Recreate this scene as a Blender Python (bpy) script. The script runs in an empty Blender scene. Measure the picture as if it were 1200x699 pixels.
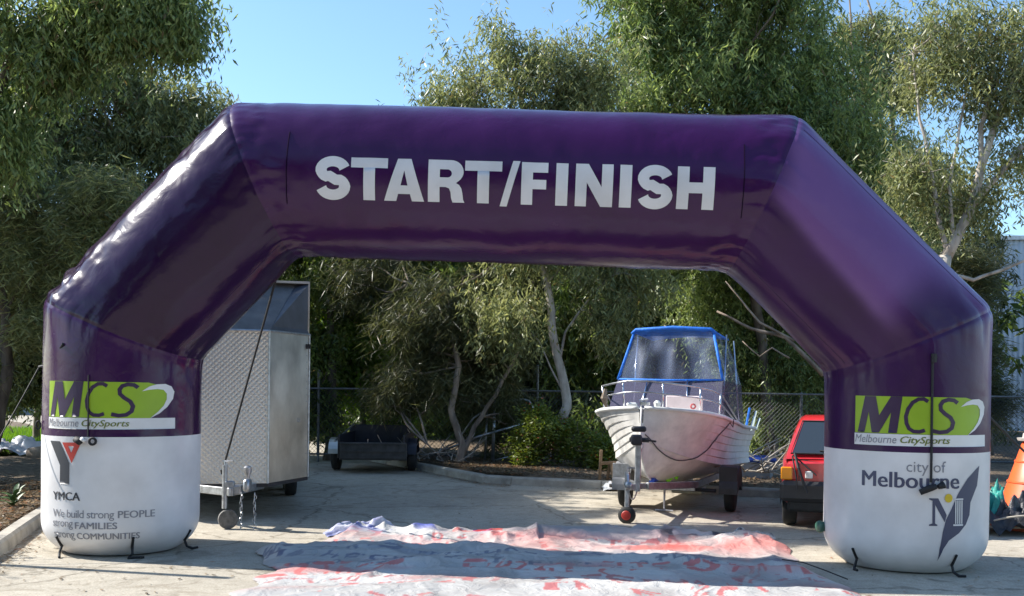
import bpy, bmesh, math, random
import numpy as np
from mathutils import Vector, Matrix, noise as mnoise
R_ = math.radians
C = bpy.context.scene.collection
rng = np.random.default_rng(7)
random.seed(7)
# ------------------------------------------------------------------ camera
F, CX, HY, EYE, ROLL = 1200.0, 600.0, 452.0, 1.65, R_(0.7)
cam_d = bpy.data.cameras.new('camera'); cam = bpy.data.objects.new('camera', cam_d); C.objects.link(cam)
cam.location = (0, 0, EYE)
cam.rotation_mode = 'XYZ'
cam.matrix_world = Matrix.Translation((0, 0, EYE)) @ Matrix.Rotation(R_(90), 4, 'X') @ Matrix.Rotation(ROLL, 4, 'Z')
cam_d.sensor_width = 36; cam_d.lens = 36.0
cam_d.shift_y = (HY-349.5)/1200.0
cam_d.clip_end = 2000; cam_d.clip_start = 0.05
sc = bpy.context.scene; sc.camera = cam
# ------------------------------------------------------------------ light
SUN_EL = R_(39); sdir = Vector((-1, 0.22, 0)).normalized()
to_sun = Vector((sdir.x*math.cos(SUN_EL), sdir.y*math.cos(SUN_EL), math.sin(SUN_EL)))
w = bpy.data.worlds.new('World'); sc.world = w; w.use_nodes = True
nt = w.node_tree; bg = nt.nodes['Background']
sky = nt.nodes.new('ShaderNodeTexSky'); sky.sky_type = 'NISHITA'; sky.sun_disc = False
sky.sun_elevation = SUN_EL; sky.sun_rotation = math.atan2(sdir.x, sdir.y)
sky.air_density = 1.0; sky.dust_density = 0.6; sky.ozone_density = 1.6; sky.altitude = 0
tint = nt.nodes.new('ShaderNodeMix'); tint.data_type = 'RGBA'; tint.blend_type = 'MULTIPLY'; tint.inputs[0].default_value = 1
tint.inputs[7].default_value = (.88, 1.04, 1.12, 1)
nt.links.new(sky.outputs[0], tint.inputs[6]); nt.links.new(tint.outputs[2], bg.inputs[0]); bg.inputs[1].default_value = 0.122
sd = bpy.data.lights.new('sun', 'SUN'); sd.energy = 5.0; sd.angle = R_(0.5); sd.color = (1, .95, .87)
so = bpy.data.objects.new('sun', sd); C.objects.link(so); so.location = (-20, 5, 20)
so.rotation_euler = (-to_sun).to_track_quat('-Z', 'Y').to_euler()
sc.view_settings.view_transform = 'Standard'; sc.view_settings.look = 'None'
sc.view_settings.exposure = 0.95; sc.view_settings.gamma = 1
# ------------------------------------------------------------------ helpers
def P(px, py, Y):
    u = px-CX; v = -(py-HY); c, s = math.cos(ROLL), math.sin(ROLL)
    return Vector(((u*c - v*s)*Y/F, Y, EYE + (u*s + v*c)*Y/F))
def G(px, py):
    u = px-CX; v = -(py-HY); z = u*math.sin(ROLL) + v*math.cos(ROLL)
    p = P(px, py, -EYE*F/z); p.z = 0; return p

class MB:
    def __init__(s): s.v = []; s.f = []
    def add(s, vs, fs):
        o = len(s.v); s.v += [tuple(p) for p in vs]; s.f += [tuple(i+o for i in f) for f in fs]; return s
    def box(s, c, size, M=None, bev=0):
        hx, hy, hz = size[0]/2, size[1]/2, size[2]/2
        if bev > 0:
            b = min(bev, hx*.9, hy*.9, hz*.9); vs = []
            # chamfered box: three vertices per corner
            idx = {}
            for sx in (-1, 1):
                for sy in (-1, 1):
                    for sz in (-1, 1):
                        for k in range(3):
                            p = [sx*(hx-b), sy*(hy-b), sz*(hz-b)]
                            p[k] = (sx*hx, sy*hy, sz*hz)[k]
                            idx[(sx, sy, sz, k)] = len(vs); vs.append(Vector(p))
            fs = []
            def q(*a): fs.append(tuple(a))
            for k in range(3):
                o = [i for i in range(3) if i != k]
                for sg in (-1, 1):
                    r = []
                    for a, b2 in ((-1, -1), (1, -1), (1, 1), (-1, 1)):
                        t = [0, 0, 0]; t[k] = sg; t[o[0]] = a; t[o[1]] = b2
                        r.append(idx[(t[0], t[1], t[2], k)])
                    q(*r)
                for a in (-1, 1):
                    for b2 in (-1, 1):
                        t = [0, 0, 0]; t[o[0]] = a; t[o[1]] = b2
                        t1 = list(t); t1[k] = -1; t2 = list(t); t2[k] = 1
                        q(idx[(*t1, o[0])], idx[(*t2, o[0])], idx[(*t2, o[1])], idx[(*t1, o[1])])
            for sx in (-1, 1):
                for sy in (-1, 1):
                    for sz in (-1, 1): q(*(idx[(sx, sy, sz, k)] for k in range(3)))
        else:
            vs = [Vector((x*hx, y*hy, z*hz)) for x in (-1, 1) for y in (-1, 1) for z in (-1, 1)]
            fs = [(0, 1, 3, 2), (4, 6, 7, 5), (0, 4, 5, 1), (2, 3, 7, 6), (0, 2, 6, 4), (1, 5, 7, 3)]
        c = Vector(c)
        s.add([(M @ p if M else p) + c for p in vs], fs); return s
    def bar(s, a, b, wd, ht, up=(0, 0, 1), bev=0):
        a = Vector(a); b = Vector(b); d = b-a; x = d.normalized(); u = Vector(up)
        if abs(x.dot(u)) > .98: u = Vector((0, 1, 0))
        y = u.cross(x).normalized(); z = x.cross(y)
        M = Matrix((x, y, z)).transposed()
        return s.box((a+b)/2, (d.length, wd, ht), M, bev)
    def tube(s, pts, r, n=8, cap=True, closed=False):
        pts = [Vector(p) for p in pts]; m = len(pts)
        if not hasattr(r, '__len__'): r = [r]*m
        vs = []; prev = None
        for i, p in enumerate(pts):
            if closed: t = (pts[(i+1) % m]-pts[i-1])
            else: t = pts[min(i+1, m-1)]-pts[max(i-1, 0)]
            t = t.normalized() if t.length > 1e-9 else Vector((0, 0, 1))
            if prev is None:
                a = Vector((0, 0, 1)) if abs(t.z) < .9 else Vector((1, 0, 0))
                nrm = a.cross(t).normalized()
            else:
                nrm = prev - t*prev.dot(t)
                nrm = nrm.normalized() if nrm.length > 1e-6 else Vector((1, 0, 0))
            prev = nrm; bn = t.cross(nrm)
            for k in range(n):
                an = 2*math.pi*k/n
                vs.append(p + (nrm*math.cos(an)+bn*math.sin(an))*r[i])
        fs = []
        for i in range(m if closed else m-1):
            j = (i+1) % m
            for k in range(n): fs.append((i*n+k, i*n+(k+1) % n, j*n+(k+1) % n, j*n+k))
        if cap and not closed: fs += [tuple(range(n-1, -1, -1)), tuple((m-1)*n+k for k in range(n))]
        s.add(vs, fs); return s
    def lathe(s, c, ax, prof, n=24):
        """prof: list of (dist along ax, radius)"""
        ax = Vector(ax).normalized(); a = Vector((0, 0, 1)) if abs(ax.z) < .9 else Vector((1, 0, 0))
        u = a.cross(ax).normalized(); v = ax.cross(u); c = Vector(c); vs = []
        for d, r in prof:
            for k in range(n):
                an = 2*math.pi*k/n; vs.append(c+ax*d+(u*math.cos(an)+v*math.sin(an))*r)
        fs = []
        for i in range(len(prof)-1):
            for k in range(n): fs.append((i*n+k, i*n+(k+1) % n, (i+1)*n+(k+1) % n, (i+1)*n+k))
        fs += [tuple(range(n-1, -1, -1)), tuple((len(prof)-1)*n+k for k in range(n))]
        s.add(vs, fs); return s
    def grid(s, rows):
        m = len(rows[0]); vs = [p for r in rows for p in r]; fs = []
        for i in range(len(rows)-1):
            for k in range(m-1): fs.append((i*m+k, i*m+k+1, (i+1)*m+k+1, (i+1)*m+k))
        s.add(vs, fs); return s
    def poly_extrude(s, pts, vec):
        n = len(pts); pts = [Vector(p) for p in pts]; vec = Vector(vec)
        fs = [tuple(range(n)), tuple(range(2*n-1, n-1, -1))]
        for k in range(n): fs.append((k, k+n, (k+1) % n+n, (k+1) % n))
        s.add(pts+[p+vec for p in pts], fs); return s

def origin(o):
    v = Vector((0, 0, 0))
    while o: v = v+o.location if o.type == 'EMPTY' and not o.get('_local') else v; o = o.parent
    return v
def link(name, me, parent, mat, label=None, kind=None, smooth=False):
    if mat: me.materials.append(mat)
    if smooth:
        me.polygons.foreach_set('use_smooth', [True]*len(me.polygons))
    o = bpy.data.objects.new(name, me); C.objects.link(o)
    if parent: o.parent = parent
    if label: o['label'] = label
    if kind: o['kind'] = kind
    return o
def part(name, mb, mat, parent=None, label=None, kind=None, smooth=False, fix=True, cat=None, group=None, auto=None):
    og = origin(parent) if parent else Vector((0, 0, 0))
    vs = mb.v if og.length == 0 else [(x-og.x, y-og.y, z-og.z) for x, y, z in mb.v]
    me = bpy.data.meshes.new(name); me.from_pydata(vs, [], mb.f)
    if fix:
        b = bmesh.new(); b.from_mesh(me); bmesh.ops.recalc_face_normals(b, faces=b.faces); b.to_mesh(me); b.free()
    me.update()
    o = link(name, me, parent, mat, label, kind, smooth or auto is not None)
    if auto is not None:
        try: me.set_sharp_from_angle(angle=R_(auto))
        except Exception: pass
    if cat: o['category'] = cat
    if group: o['group'] = group
    return o
def thing(name, label, cat, loc=(0, 0, 0), group=None, rz=0, local=False):
    o = bpy.data.objects.new(name, None); C.objects.link(o); o.location = loc; o.rotation_euler = (0, 0, rz)
    o.empty_display_size = .2
    o['label'] = label; o['category'] = cat
    if group: o['group'] = group
    if local or rz: LOCAL.add(o.name); o['_local'] = 1
    return o
LOCAL = set()

# ------------------------------------------------------------------ materials
def mat(name, col, rough=.6, metal=0, **k):
    m = bpy.data.materials.new(name); m.use_nodes = True
    b = m.node_tree.nodes['Principled BSDF']
    b.inputs['Base Color'].default_value = (*col, 1); b.inputs['Roughness'].default_value = rough
    b.inputs['Metallic'].default_value = metal
    for kk, vv in k.items(): b.inputs[kk.replace('_', ' ')].default_value = vv
    return m
def nodes(m): return m.node_tree.nodes, m.node_tree.links, m.node_tree.nodes['Principled BSDF']
def vary(m, scale=3, amt=.25, col2=None, bump=0, bscale=None, detail=6, rough_amt=0, coords='Object', stretch=(1, 1, 1), dist=.02):
    N, L, B = nodes(m)
    tc = N.new('ShaderNodeTexCoord'); mp = N.new('ShaderNodeMapping'); mp.inputs['Scale'].default_value = stretch
    L.new(tc.outputs[coords], mp.inputs[0])
    n = N.new('ShaderNodeTexNoise'); n.inputs['Scale'].default_value = scale; n.inputs['Detail'].default_value = detail
    n.inputs['Roughness'].default_value = .62
    L.new(mp.outputs[0], n.inputs['Vector'])
    c = B.inputs['Base Color'].default_value[:3]
    r = N.new('ShaderNodeValToRGB'); e = r.color_ramp.elements
    e[0].position = .32; e[1].position = .68
    e[0].color = (*[x*(1-amt) for x in c], 1); e[1].color = (*(col2 or [min(1, x*(1+amt)) for x in c]), 1)
    L.new(n.outputs['Fac'], r.inputs[0]); L.new(r.outputs[0], B.inputs['Base Color'])
    if rough_amt:
        mr = N.new('ShaderNodeMapRange'); ro = B.inputs['Roughness'].default_value
        mr.inputs['To Min'].default_value = max(0.02, ro-rough_amt); mr.inputs['To Max'].default_value = min(1, ro+rough_amt)
        L.new(n.outputs['Fac'], mr.inputs[0]); L.new(mr.outputs[0], B.inputs['Roughness'])
    if bump:
        n2 = N.new('ShaderNodeTexNoise'); n2.inputs['Scale'].default_value = bscale or scale*4; n2.inputs['Detail'].default_value = 5
        L.new(mp.outputs[0], n2.inputs['Vector'])
        bp = N.new('ShaderNodeBump'); bp.inputs['Strength'].default_value = bump; bp.inputs['Distance'].default_value = dist
        L.new(n2.outputs['Fac'], bp.inputs['Height']); L.new(bp.outputs[0], B.inputs['Normal'])
    return m

def pvc(name, col, rough, coat, bumpk=.5, spec=.5, sheen_col=None, crump=0):
    """inflated PVC cloth: large soft waves plus fine crumple"""
    m = mat(name, col, rough); N, L, B = nodes(m)
    B.inputs['Coat Weight'].default_value = coat; B.inputs['Coat Roughness'].default_value = .13
    tc = N.new('ShaderNodeTexCoord')
    n1 = N.new('ShaderNodeTexNoise'); n1.inputs['Scale'].default_value = 1.6; n1.inputs['Detail'].default_value = 2
    n1.inputs['Distortion'].default_value = .6
    n2 = N.new('ShaderNodeTexNoise'); n2.inputs['Scale'].default_value = 9; n2.inputs['Detail'].default_value = 4
    n2.inputs['Distortion'].default_value = 1.2
    L.new(tc.outputs['Object'], n1.inputs['Vector']); L.new(tc.outputs['Object'], n2.inputs['Vector'])
    b1 = N.new('ShaderNodeBump'); b1.inputs['Strength'].default_value = bumpk; b1.inputs['Distance'].default_value = .035
    b2 = N.new('ShaderNodeBump'); b2.inputs['Strength'].default_value = bumpk*.55; b2.inputs['Distance'].default_value = .006
    L.new(n1.outputs['Fac'], b1.inputs['Height']); L.new(n2.outputs['Fac'], b2.inputs['Height'])
    L.new(b1.outputs[0], b2.inputs['Normal']); L.new(b2.outputs[0], B.inputs['Normal']); L.new(b2.outputs[0], B.inputs['Coat Normal'])
    n3 = N.new('ShaderNodeTexNoise'); n3.inputs['Scale'].default_value = 2.3; n3.inputs['Detail'].default_value = 7
    L.new(tc.outputs['Object'], n3.inputs['Vector'])
    r = N.new('ShaderNodeValToRGB'); e = r.color_ramp.elements; e[0].position = .3; e[1].position = .75
    e[0].color = (*[x*.82 for x in col], 1); e[1].color = (*[min(1, x*1.12) for x in col], 1)
    L.new(n3.outputs['Fac'], r.inputs[0]); L.new(r.outputs[0], B.inputs['Base Color'])
    B.inputs['Specular IOR Level'].default_value = spec
    if crump: b2.inputs['Distance'].default_value = crump; n2.inputs['Scale'].default_value = 5
    if sheen_col:      # lilac light on the outer side, painted into the base colour
        at = N.new('ShaderNodeAttribute'); at.attribute_name = 'painted_sheen'
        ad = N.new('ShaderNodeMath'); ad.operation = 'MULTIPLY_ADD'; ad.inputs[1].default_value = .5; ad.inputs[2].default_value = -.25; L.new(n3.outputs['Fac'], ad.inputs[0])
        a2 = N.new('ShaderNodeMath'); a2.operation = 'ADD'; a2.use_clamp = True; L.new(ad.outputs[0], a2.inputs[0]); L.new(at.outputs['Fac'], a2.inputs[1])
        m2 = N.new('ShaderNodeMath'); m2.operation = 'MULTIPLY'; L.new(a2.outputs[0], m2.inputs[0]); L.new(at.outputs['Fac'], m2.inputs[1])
        mx = N.new('ShaderNodeMix'); mx.data_type = 'RGBA'; mx.inputs[7].default_value = (*sheen_col, 1)
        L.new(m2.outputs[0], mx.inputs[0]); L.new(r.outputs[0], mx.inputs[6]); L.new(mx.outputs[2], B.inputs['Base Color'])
    mr = N.new('ShaderNodeMapRange'); mr.inputs['To Min'].default_value = rough-.06; mr.inputs['To Max'].default_value = rough+.1
    L.new(n3.outputs['Fac'], mr.inputs[0]); L.new(mr.outputs[0], B.inputs['Roughness'])
    return m
PURPLE = pvc('purple_pvc', (.033, .0026, .052), .22, .16, .7, spec=.30)
PURPLE_SHEEN = pvc('purple_pvc_painted_sheen', (.030, .0028, .052), .29, .06, .6, spec=.30, sheen_col=(.150, .068, .205))  # second colour is a painted lilac sheen standing in for reflected light
PURPLE_L = pvc('glossy_crumpled_purple_pvc', (.018, .0018, .030), .17, .16, .75, spec=.26, crump=.009)
WHITEP = pvc('white_pvc', (.70, .68, .685), .42, .15, .3)
PRINT_W = pvc('white_print', (.72, .71, .71), .45, 0, .3)
PRINT_LET = pvc('letter_print', (.62, .61, .63), .42, .05, .6)
PRINT_G = pvc('lime_print', (.28, .43, .012), .40, 0, .4)
PRINT_DP = pvc('dark_purple_print', (.03, .008, .05), .35, 0, .4)
PRINT_K = mat('dark_grey_print', (.045, .045, .055), .5)
PRINT_SL = mat('slate_print', (.055, .06, .11), .5)
PRINT_R = pvc('red_print', (.58, .045, .03), .45, 0, .3)
PRINT_Y = mat('yellow_print', (.62, .44, .01), .5)
PRINT_OL = mat('olive_print', (.14, .17, .02), .5)
PRINT_GR = mat('grey_print', (.22, .22, .25), .5)
BLACK = vary(mat('black_webbing', (.012, .012, .014), .7), 30, .3)
STEEL = vary(mat('galvanised_steel', (.42, .43, .45), .38, .85), 14, .3, rough_amt=.12)
CHROME = mat('stainless_tube', (.72, .73, .75), .18, 1)
RUBBER = vary(mat('rubber', (.018, .018, .018), .75), 20, .3)
DARKMETAL = vary(mat('dark_painted_metal', (.02, .02, .026), .5), 6, .4, bump=.2)

def leafmat(name, col, col2, dry=(.16, .12, .05)):
    m = bpy.data.materials.new(name); m.use_nodes = True; N, L, B = nodes(m)
    at = N.new('ShaderNodeAttribute'); at.attribute_name = 'tint'
    r = N.new('ShaderNodeValToRGB'); e = r.color_ramp.elements
    e[0].position = 0; e[0].color = (*col, 1); e[1].position = .85; e[1].color = (*col2, 1)
    x = e.new(1.0); x.color = (*dry, 1)
    L.new(at.outputs['Fac'], r.inputs[0]); L.new(r.outputs[0], B.inputs['Base Color'])
    B.inputs['Roughness'].default_value = .42
    tr = N.new('ShaderNodeBsdfTranslucent'); mx = N.new('ShaderNodeMixShader'); mx.inputs[0].default_value = .36
    hs = N.new('ShaderNodeHueSaturation'); hs.inputs['Saturation'].default_value = 1.15; hs.inputs['Value'].default_value = 1.7
    L.new(r.outputs[0], hs.inputs['Color']); L.new(hs.outputs[0], tr.inputs[0])
    L.new(B.outputs[0], mx.inputs[1]); L.new(tr.outputs[0], mx.inputs[2])
    L.new(mx.outputs[0], N['Material Output'].inputs[0]); return m
LEAF_GUM = leafmat('gum_leaves', (.045, .080, .026), (.32, .38, .13))
LEAF_OLIVE = leafmat('olive_gum_leaves', (.055, .078, .030), (.34, .35, .15))
LEAF_DARK = leafmat('dark_leaves', (.030, .055, .016), (.20, .26, .07))
LEAF_BRIGHT = leafmat('bright_leaves', (.07, .14, .018), (.21, .33, .04))
LEAF_SHEOAK = leafmat('sheoak_needles', (.03, .04, .018), (.16, .165, .07))
LEAF_BUSH = leafmat('bush_leaves', (.08, .12, .02), (.26, .30, .06), (.30, .07, .03))
BARK_P = vary(mat('pale_bark', (.36, .30, .24), .85), 5, .45, col2=(.55, .50, .44), bump=.5, stretch=(1, 1, .35))
BARK_D = vary(mat('dark_bark', (.085, .065, .05), .9), 7, .5, col2=(.2, .165, .13), bump=.8, stretch=(1, 1, .3))
BARK_M = vary(mat('mottled_bark', (.20, .145, .105), .85), 4, .5, col2=(.42, .33, .26), bump=.6, stretch=(1, 1, .3))

# ------------------------------------------------------------------ ground
def ground_mat():
    m = mat('pale_concrete_pavement', (.33, .30, .25), .85); N, L, B = nodes(m)
    tc = N.new('ShaderNodeTexCoord')
    def nz(s, d=6, ro=.6, dist=0):
        n = N.new('ShaderNodeTexNoise'); n.inputs['Scale'].default_value = s; n.inputs['Detail'].default_value = d
        n.inputs['Roughness'].default_value = ro; n.inputs['Distortion'].default_value = dist
        L.new(tc.outputs['Object'], n.inputs['Vector']); return n
    def ramp(src, p0, c0, p1, c1):
        r = N.new('ShaderNodeValToRGB'); e = r.color_ramp.elements; e[0].position = p0; e[1].position = p1
        e[0].color = (*c0, 1); e[1].color = (*c1, 1); L.new(src, r.inputs[0]); return r.outputs[0]
    def mul(a, b, f=1):
        x = N.new('ShaderNodeMix'); x.data_type = 'RGBA'; x.blend_type = 'MULTIPLY'; x.inputs[0].default_value = f
        L.new(a, x.inputs[6]); L.new(b, x.inputs[7]); return x.outputs[2]
    base = ramp(nz(.55, 7, .65, .4).outputs['Fac'], .3, (.37, .33, .265), .7, (.54, .49, .40))
    speck = ramp(nz(55, 3, .7).outputs['Fac'], .35, (.72, .71, .70), .62, (1, 1, 1))
    stain = ramp(nz(1.7, 5, .7, 1.2).outputs['Fac'], .28, (.62, .58, .53), .46, (1, 1, 1))
    fine = ramp(nz(9, 6, .7, .3).outputs['Fac'], .3, (.8, .79, .77), .6, (1.05, 1.05, 1.05))
    sp = ramp(nz(3.1, 3, .5, .8).outputs['Fac'], .66, (1, 1, 1), .74, (.55, .53, .51))
    sp2 = ramp(nz(14, 2, .5).outputs['Fac'], .70, (1, 1, 1), .76, (.6, .58, .55))
    v = N.new('ShaderNodeTexVoronoi'); v.feature = 'DISTANCE_TO_EDGE'; v.inputs['Scale'].default_value = .42
    dn = nz(2.5, 4); ad = N.new('ShaderNodeMix'); ad.data_type = 'RGBA'; ad.blend_type = 'LINEAR_LIGHT'; ad.inputs[0].default_value = .22
    L.new(tc.outputs['Object'], ad.inputs[6]); L.new(dn.outputs['Color'], ad.inputs[7]); L.new(ad.outputs[2], v.inputs['Vector'])
    crack = ramp(v.outputs['Distance'], .002, (.45, .43, .40), .010, (1, 1, 1))
    c = mul(mul(mul(mul(mul(mul(base, speck), stain), fine), crack, .8), sp), sp2)
    L.new(c, B.inputs['Base Color'])
    bp = N.new('ShaderNodeBump'); bp.inputs['Strength'].default_value = .6; bp.inputs['Distance'].default_value = .006
    L.new(nz(70, 4, .7).outputs['Fac'], bp.inputs['Height']); L.new(bp.outputs[0], B.inputs['Normal'])
    return m
GM = ground_mat()
mb = MB(); mb.add([(-400, -400, 0), (400, -400, 0), (400, 900, 0), (-400, 900, 0)], [(0, 1, 2, 3)])
part('ground', mb, GM, kind='structure')
# kerbs + garden beds -------------------------------------------------
CONC = vary(mat('kerb_concrete', (.36, .33, .28), .85), 4, .3, bump=.5, bscale=60, dist=.008)
def resample(line, step):
    out = []; carry = 0
    pts = [Vector((x, y, 0)) for x, y in line]
    for a, b in zip(pts, pts[1:]):
        n = max(1, round((b-a).length/step))
        for k in range(n): out.append(a.lerp(b, k/n))
    out.append(pts[-1]); return out
def kerb(line, side, name_parent='kerb', wd=.16, ht=.13):
    root = bpy.data.objects.new(name_parent, None); C.objects.link(root); root['kind'] = 'structure'
    pts = resample(line, 1.8)
    for a, b in zip(pts, pts[1:]):
        d = (b-a).normalized(); nrm = Vector((-d.y, d.x, 0))*side
        a2 = a+d*.006; b2 = b-d*.006
        prof = [(0, -.02), (.02, ht-.03), (.045, ht), (wd, ht), (wd, -.02)]
        m = MB(); n = 6; rows = []
        for k in range(n+1):
            p = a2.lerp(b2, k/n); rows.append([p+nrm*(q[0]+random.uniform(-.003, .003))+Vector((0, 0, q[1])) for q in prof])
        m.grid(rows); m.add(rows[0], [tuple(range(5))]); m.add(rows[-1], [tuple(range(4, -1, -1))])
        part('kerb_block', m, CONC, root)
    return pts
LK = [(-4.15, 6.5), (-4.7, 9.4), (-5.3, 11.6), (-6.2, 15.2), (-7.3, 19.5), (-8.0, 23)]
kerb(LK, 1)
BK = [(-3.4, 22.5), (-1.75, 19.6), (-.95, 18.1), (-.5, 17.3), (.0, 17.0), (4.34, 15.35), (9.5, 13.6), (20, 10.5)]
kerb(BK, 1)
MULCH = vary(mat('leaf_litter_soil', (.10, .065, .038), .95), 12, .6, col2=(.27, .20, .13), bump=1, bscale=40, dist=.03)
def bed(name, inner, far, z=.10):
    """strip surface between polyline inner and polyline far, same counts"""
    m = MB(); rows = []
    ns = 40
    def at(l, t):
        t *= len(l)-1; i = min(int(t), len(l)-2); f = t-i
        return Vector((*l[i], 0)).lerp(Vector((*l[i+1], 0)), f)
    for i in range(61):
        a = at(inner, i/60); b = at(far, i/60); row = []
        for k in range(ns+1):
            p = a.lerp(b, (k/ns)**1.6)
            h = z + min(1, k/6)*(.07*mnoise.noise(Vector((p.x*.8, p.y*.8, 1)))+.03*mnoise.noise(Vector((p.x*3, p.y*3, 4)))+.035)
            row.append((p.x, p.y, h))
        rows.append(row)
    m.grid(rows); return part(name, m, MULCH, kind='structure', smooth=True)
bed('garden_soil', [(x-.15, y+.03) for x, y in LK], [(-16, 4), (-17, 8), (-18, 12), (-24, 18), (-30, 30), (-34, 60)])
bed('garden_soil', [(x+.12, y+.14) for x, y in BK], [(-3.0, 60), (-1, 60), (2, 60), (6, 60), (10, 60), (24, 60), (44, 50), (50, 20)])

# litter: small dead leaves
def scatter_quads(name, pts, size, m, kind='stuff', parent=None, tilt=.5, label=None, cat=None):
    n = len(pts); P0 = np.array(pts); a = rng.uniform(0, 2*np.pi, n)
    d = np.stack([np.cos(a), np.sin(a), rng.uniform(-tilt, tilt, n)], 1); s = np.stack([-np.sin(a), np.cos(a), rng.uniform(-tilt, tilt, n)], 1)
    L = rng.uniform(*size, n)[:, None]; Wd = L*rng.uniform(.25, .5, n)[:, None]
    V = np.stack([P0-d*L/2, P0+s*Wd/2, P0+d*L/2, P0-s*Wd/2], 1).reshape(-1, 3)
    return leafmesh(name, V, rng.uniform(0, 1, n), m, parent, kind, label, cat)
def leafmesh(name, V, tint, m, parent=None, kind='stuff', label=None, cat=None):
    n = len(V)//4
    if parent is not None: og = origin(parent); V = V-np.array(og)
    me = bpy.data.meshes.new(name); me.vertices.add(n*4); me.vertices.foreach_set('co', V.astype(np.float32).ravel())
    me.loops.add(n*4); me.loops.foreach_set('vertex_index', np.arange(n*4, dtype=np.int32))
    me.polygons.add(n); me.polygons.foreach_set('loop_start', np.arange(0, n*4, 4, dtype=np.int32))
    me.update(calc_edges=True)
    at = me.attributes.new('tint', 'FLOAT', 'FACE'); at.data.foreach_set('value', tint.astype(np.float32))
    o = link(name, me, parent, m, label, kind)
    if cat: o['category'] = cat
    return o
LITTER = leafmat('dry_litter', (.08, .055, .035), (.29, .225, .15), (.32, .12, .06))
pts = []
for _ in range(26000):
    t = rng.uniform(0, 3.0); i = min(int(t), 4); f = t-i
    a = Vector((*LK[i], 0)).lerp(Vector((*LK[i+1], 0)), f); off = abs(rng.normal(0, 1.6))
    p = (a.x-.2-off, a.y+.05*off, .13+.02*rng.uniform()); pts.append(p)
for _ in range(9000):
    t = rng.uniform(0, 6.0); i = min(int(t), 5); f = t-i
    a = Vector((*BK[i], 0)).lerp(Vector((*BK[i+1], 0)), f); off = abs(rng.normal(0, 1.2))
    pts.append((a.x+.18+.3*off, a.y+.18+off, .15+.02*rng.uniform()))
scatter_quads('leaf_litter', pts, (.04, .11), LITTER, label='dry brown and reddish leaves strewn over the garden soil', cat='leaf litter')
pts = []
for _ in range(900):
    i = rng.integers(0, 3); f = rng.uniform(); a = Vector((*LK[i], 0)).lerp(Vector((*LK[i+1], 0)), f)
    pts.append((a.x+abs(rng.normal(0, .12))+.01, a.y, .012))
for _ in range(1500):
    i = rng.integers(0, 6); f = rng.uniform(); a = Vector((*BK[i], 0)).lerp(Vector((*BK[i+1], 0)), f)
    pts.append((a.x-.02, a.y-.03-abs(rng.normal(0, .25)), .012))
for _ in range(1800):
    pts.append((rng.uniform(-7, 9), rng.uniform(7.8, 16), .01))
scatter_quads('fallen_leaves', pts, (.02, .07), LITTER, tilt=.15, label='scattered small dry leaves in the gutters and on the pavement', cat='fallen leaves')

# ------------------------------------------------------------------ ARCH
Rr = .735
DL, DR = 10.12, 9.74
XL = P(145, 500, DL).x; XR = P(1060, 500, DR).x
def dep(px):      # depth of arch plane at a pixel column
    k = (px-CX)/F; m = (DR-DL)/(XR-XL); return (DL-m*XL)/(1-k*m)
def arc2d(px, py):
    p = P(px, py, dep(px)); return p
A0 = arc2d(145, 600); J1 = arc2d(146, 385); J2 = arc2d(313, 211); J3 = arc2d(892, 229); J4 = arc2d(1062, 399); A5 = arc2d(1059, 600)
A0.z = 0; A5.z = 0; A0.x = J1.x; A0.y = J1.y; A5.x = J4.x; A5.y = J4.y
E1 = Vector((A5.x-A0.x, A5.y-A0.y, 0)).normalized(); NF = Vector((E1.y, -E1.x, 0))   # towards the camera
JO = [A0, J1, J2, J3, J4, A5]
axes = [(JO[i+1]-JO[i]).normalized() for i in range(5)]
def side_of(ax):   # in-plane perpendicular
    return ax.cross(NF).normalized()     # for the upward leg axis this points to ... fixed below
SIDES = []
for i, ax in enumerate(axes):
    s = NF.cross(ax).normalized()
    SIDES.append(s)
def mitre(i, j, phi):   # point where generator phi of segment i meets joint j
    ax, s = axes[i], SIDES[i]
    off = NF*math.cos(phi)*Rr + s*math.sin(phi)*Rr
    p = JO[j]+off
    if j in (0, 5): return p
    n = (axes[j-1]+axes[j]).normalized()
    t = -(p-JO[j]).dot(n)/ax.dot(n)
    return p+ax*t
def leg_r(z):
    h = .38
    if z >= h: return Rr
    t = 1-z/h
    return Rr*(1-.30*t**3.0)
FIL = .11
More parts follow.
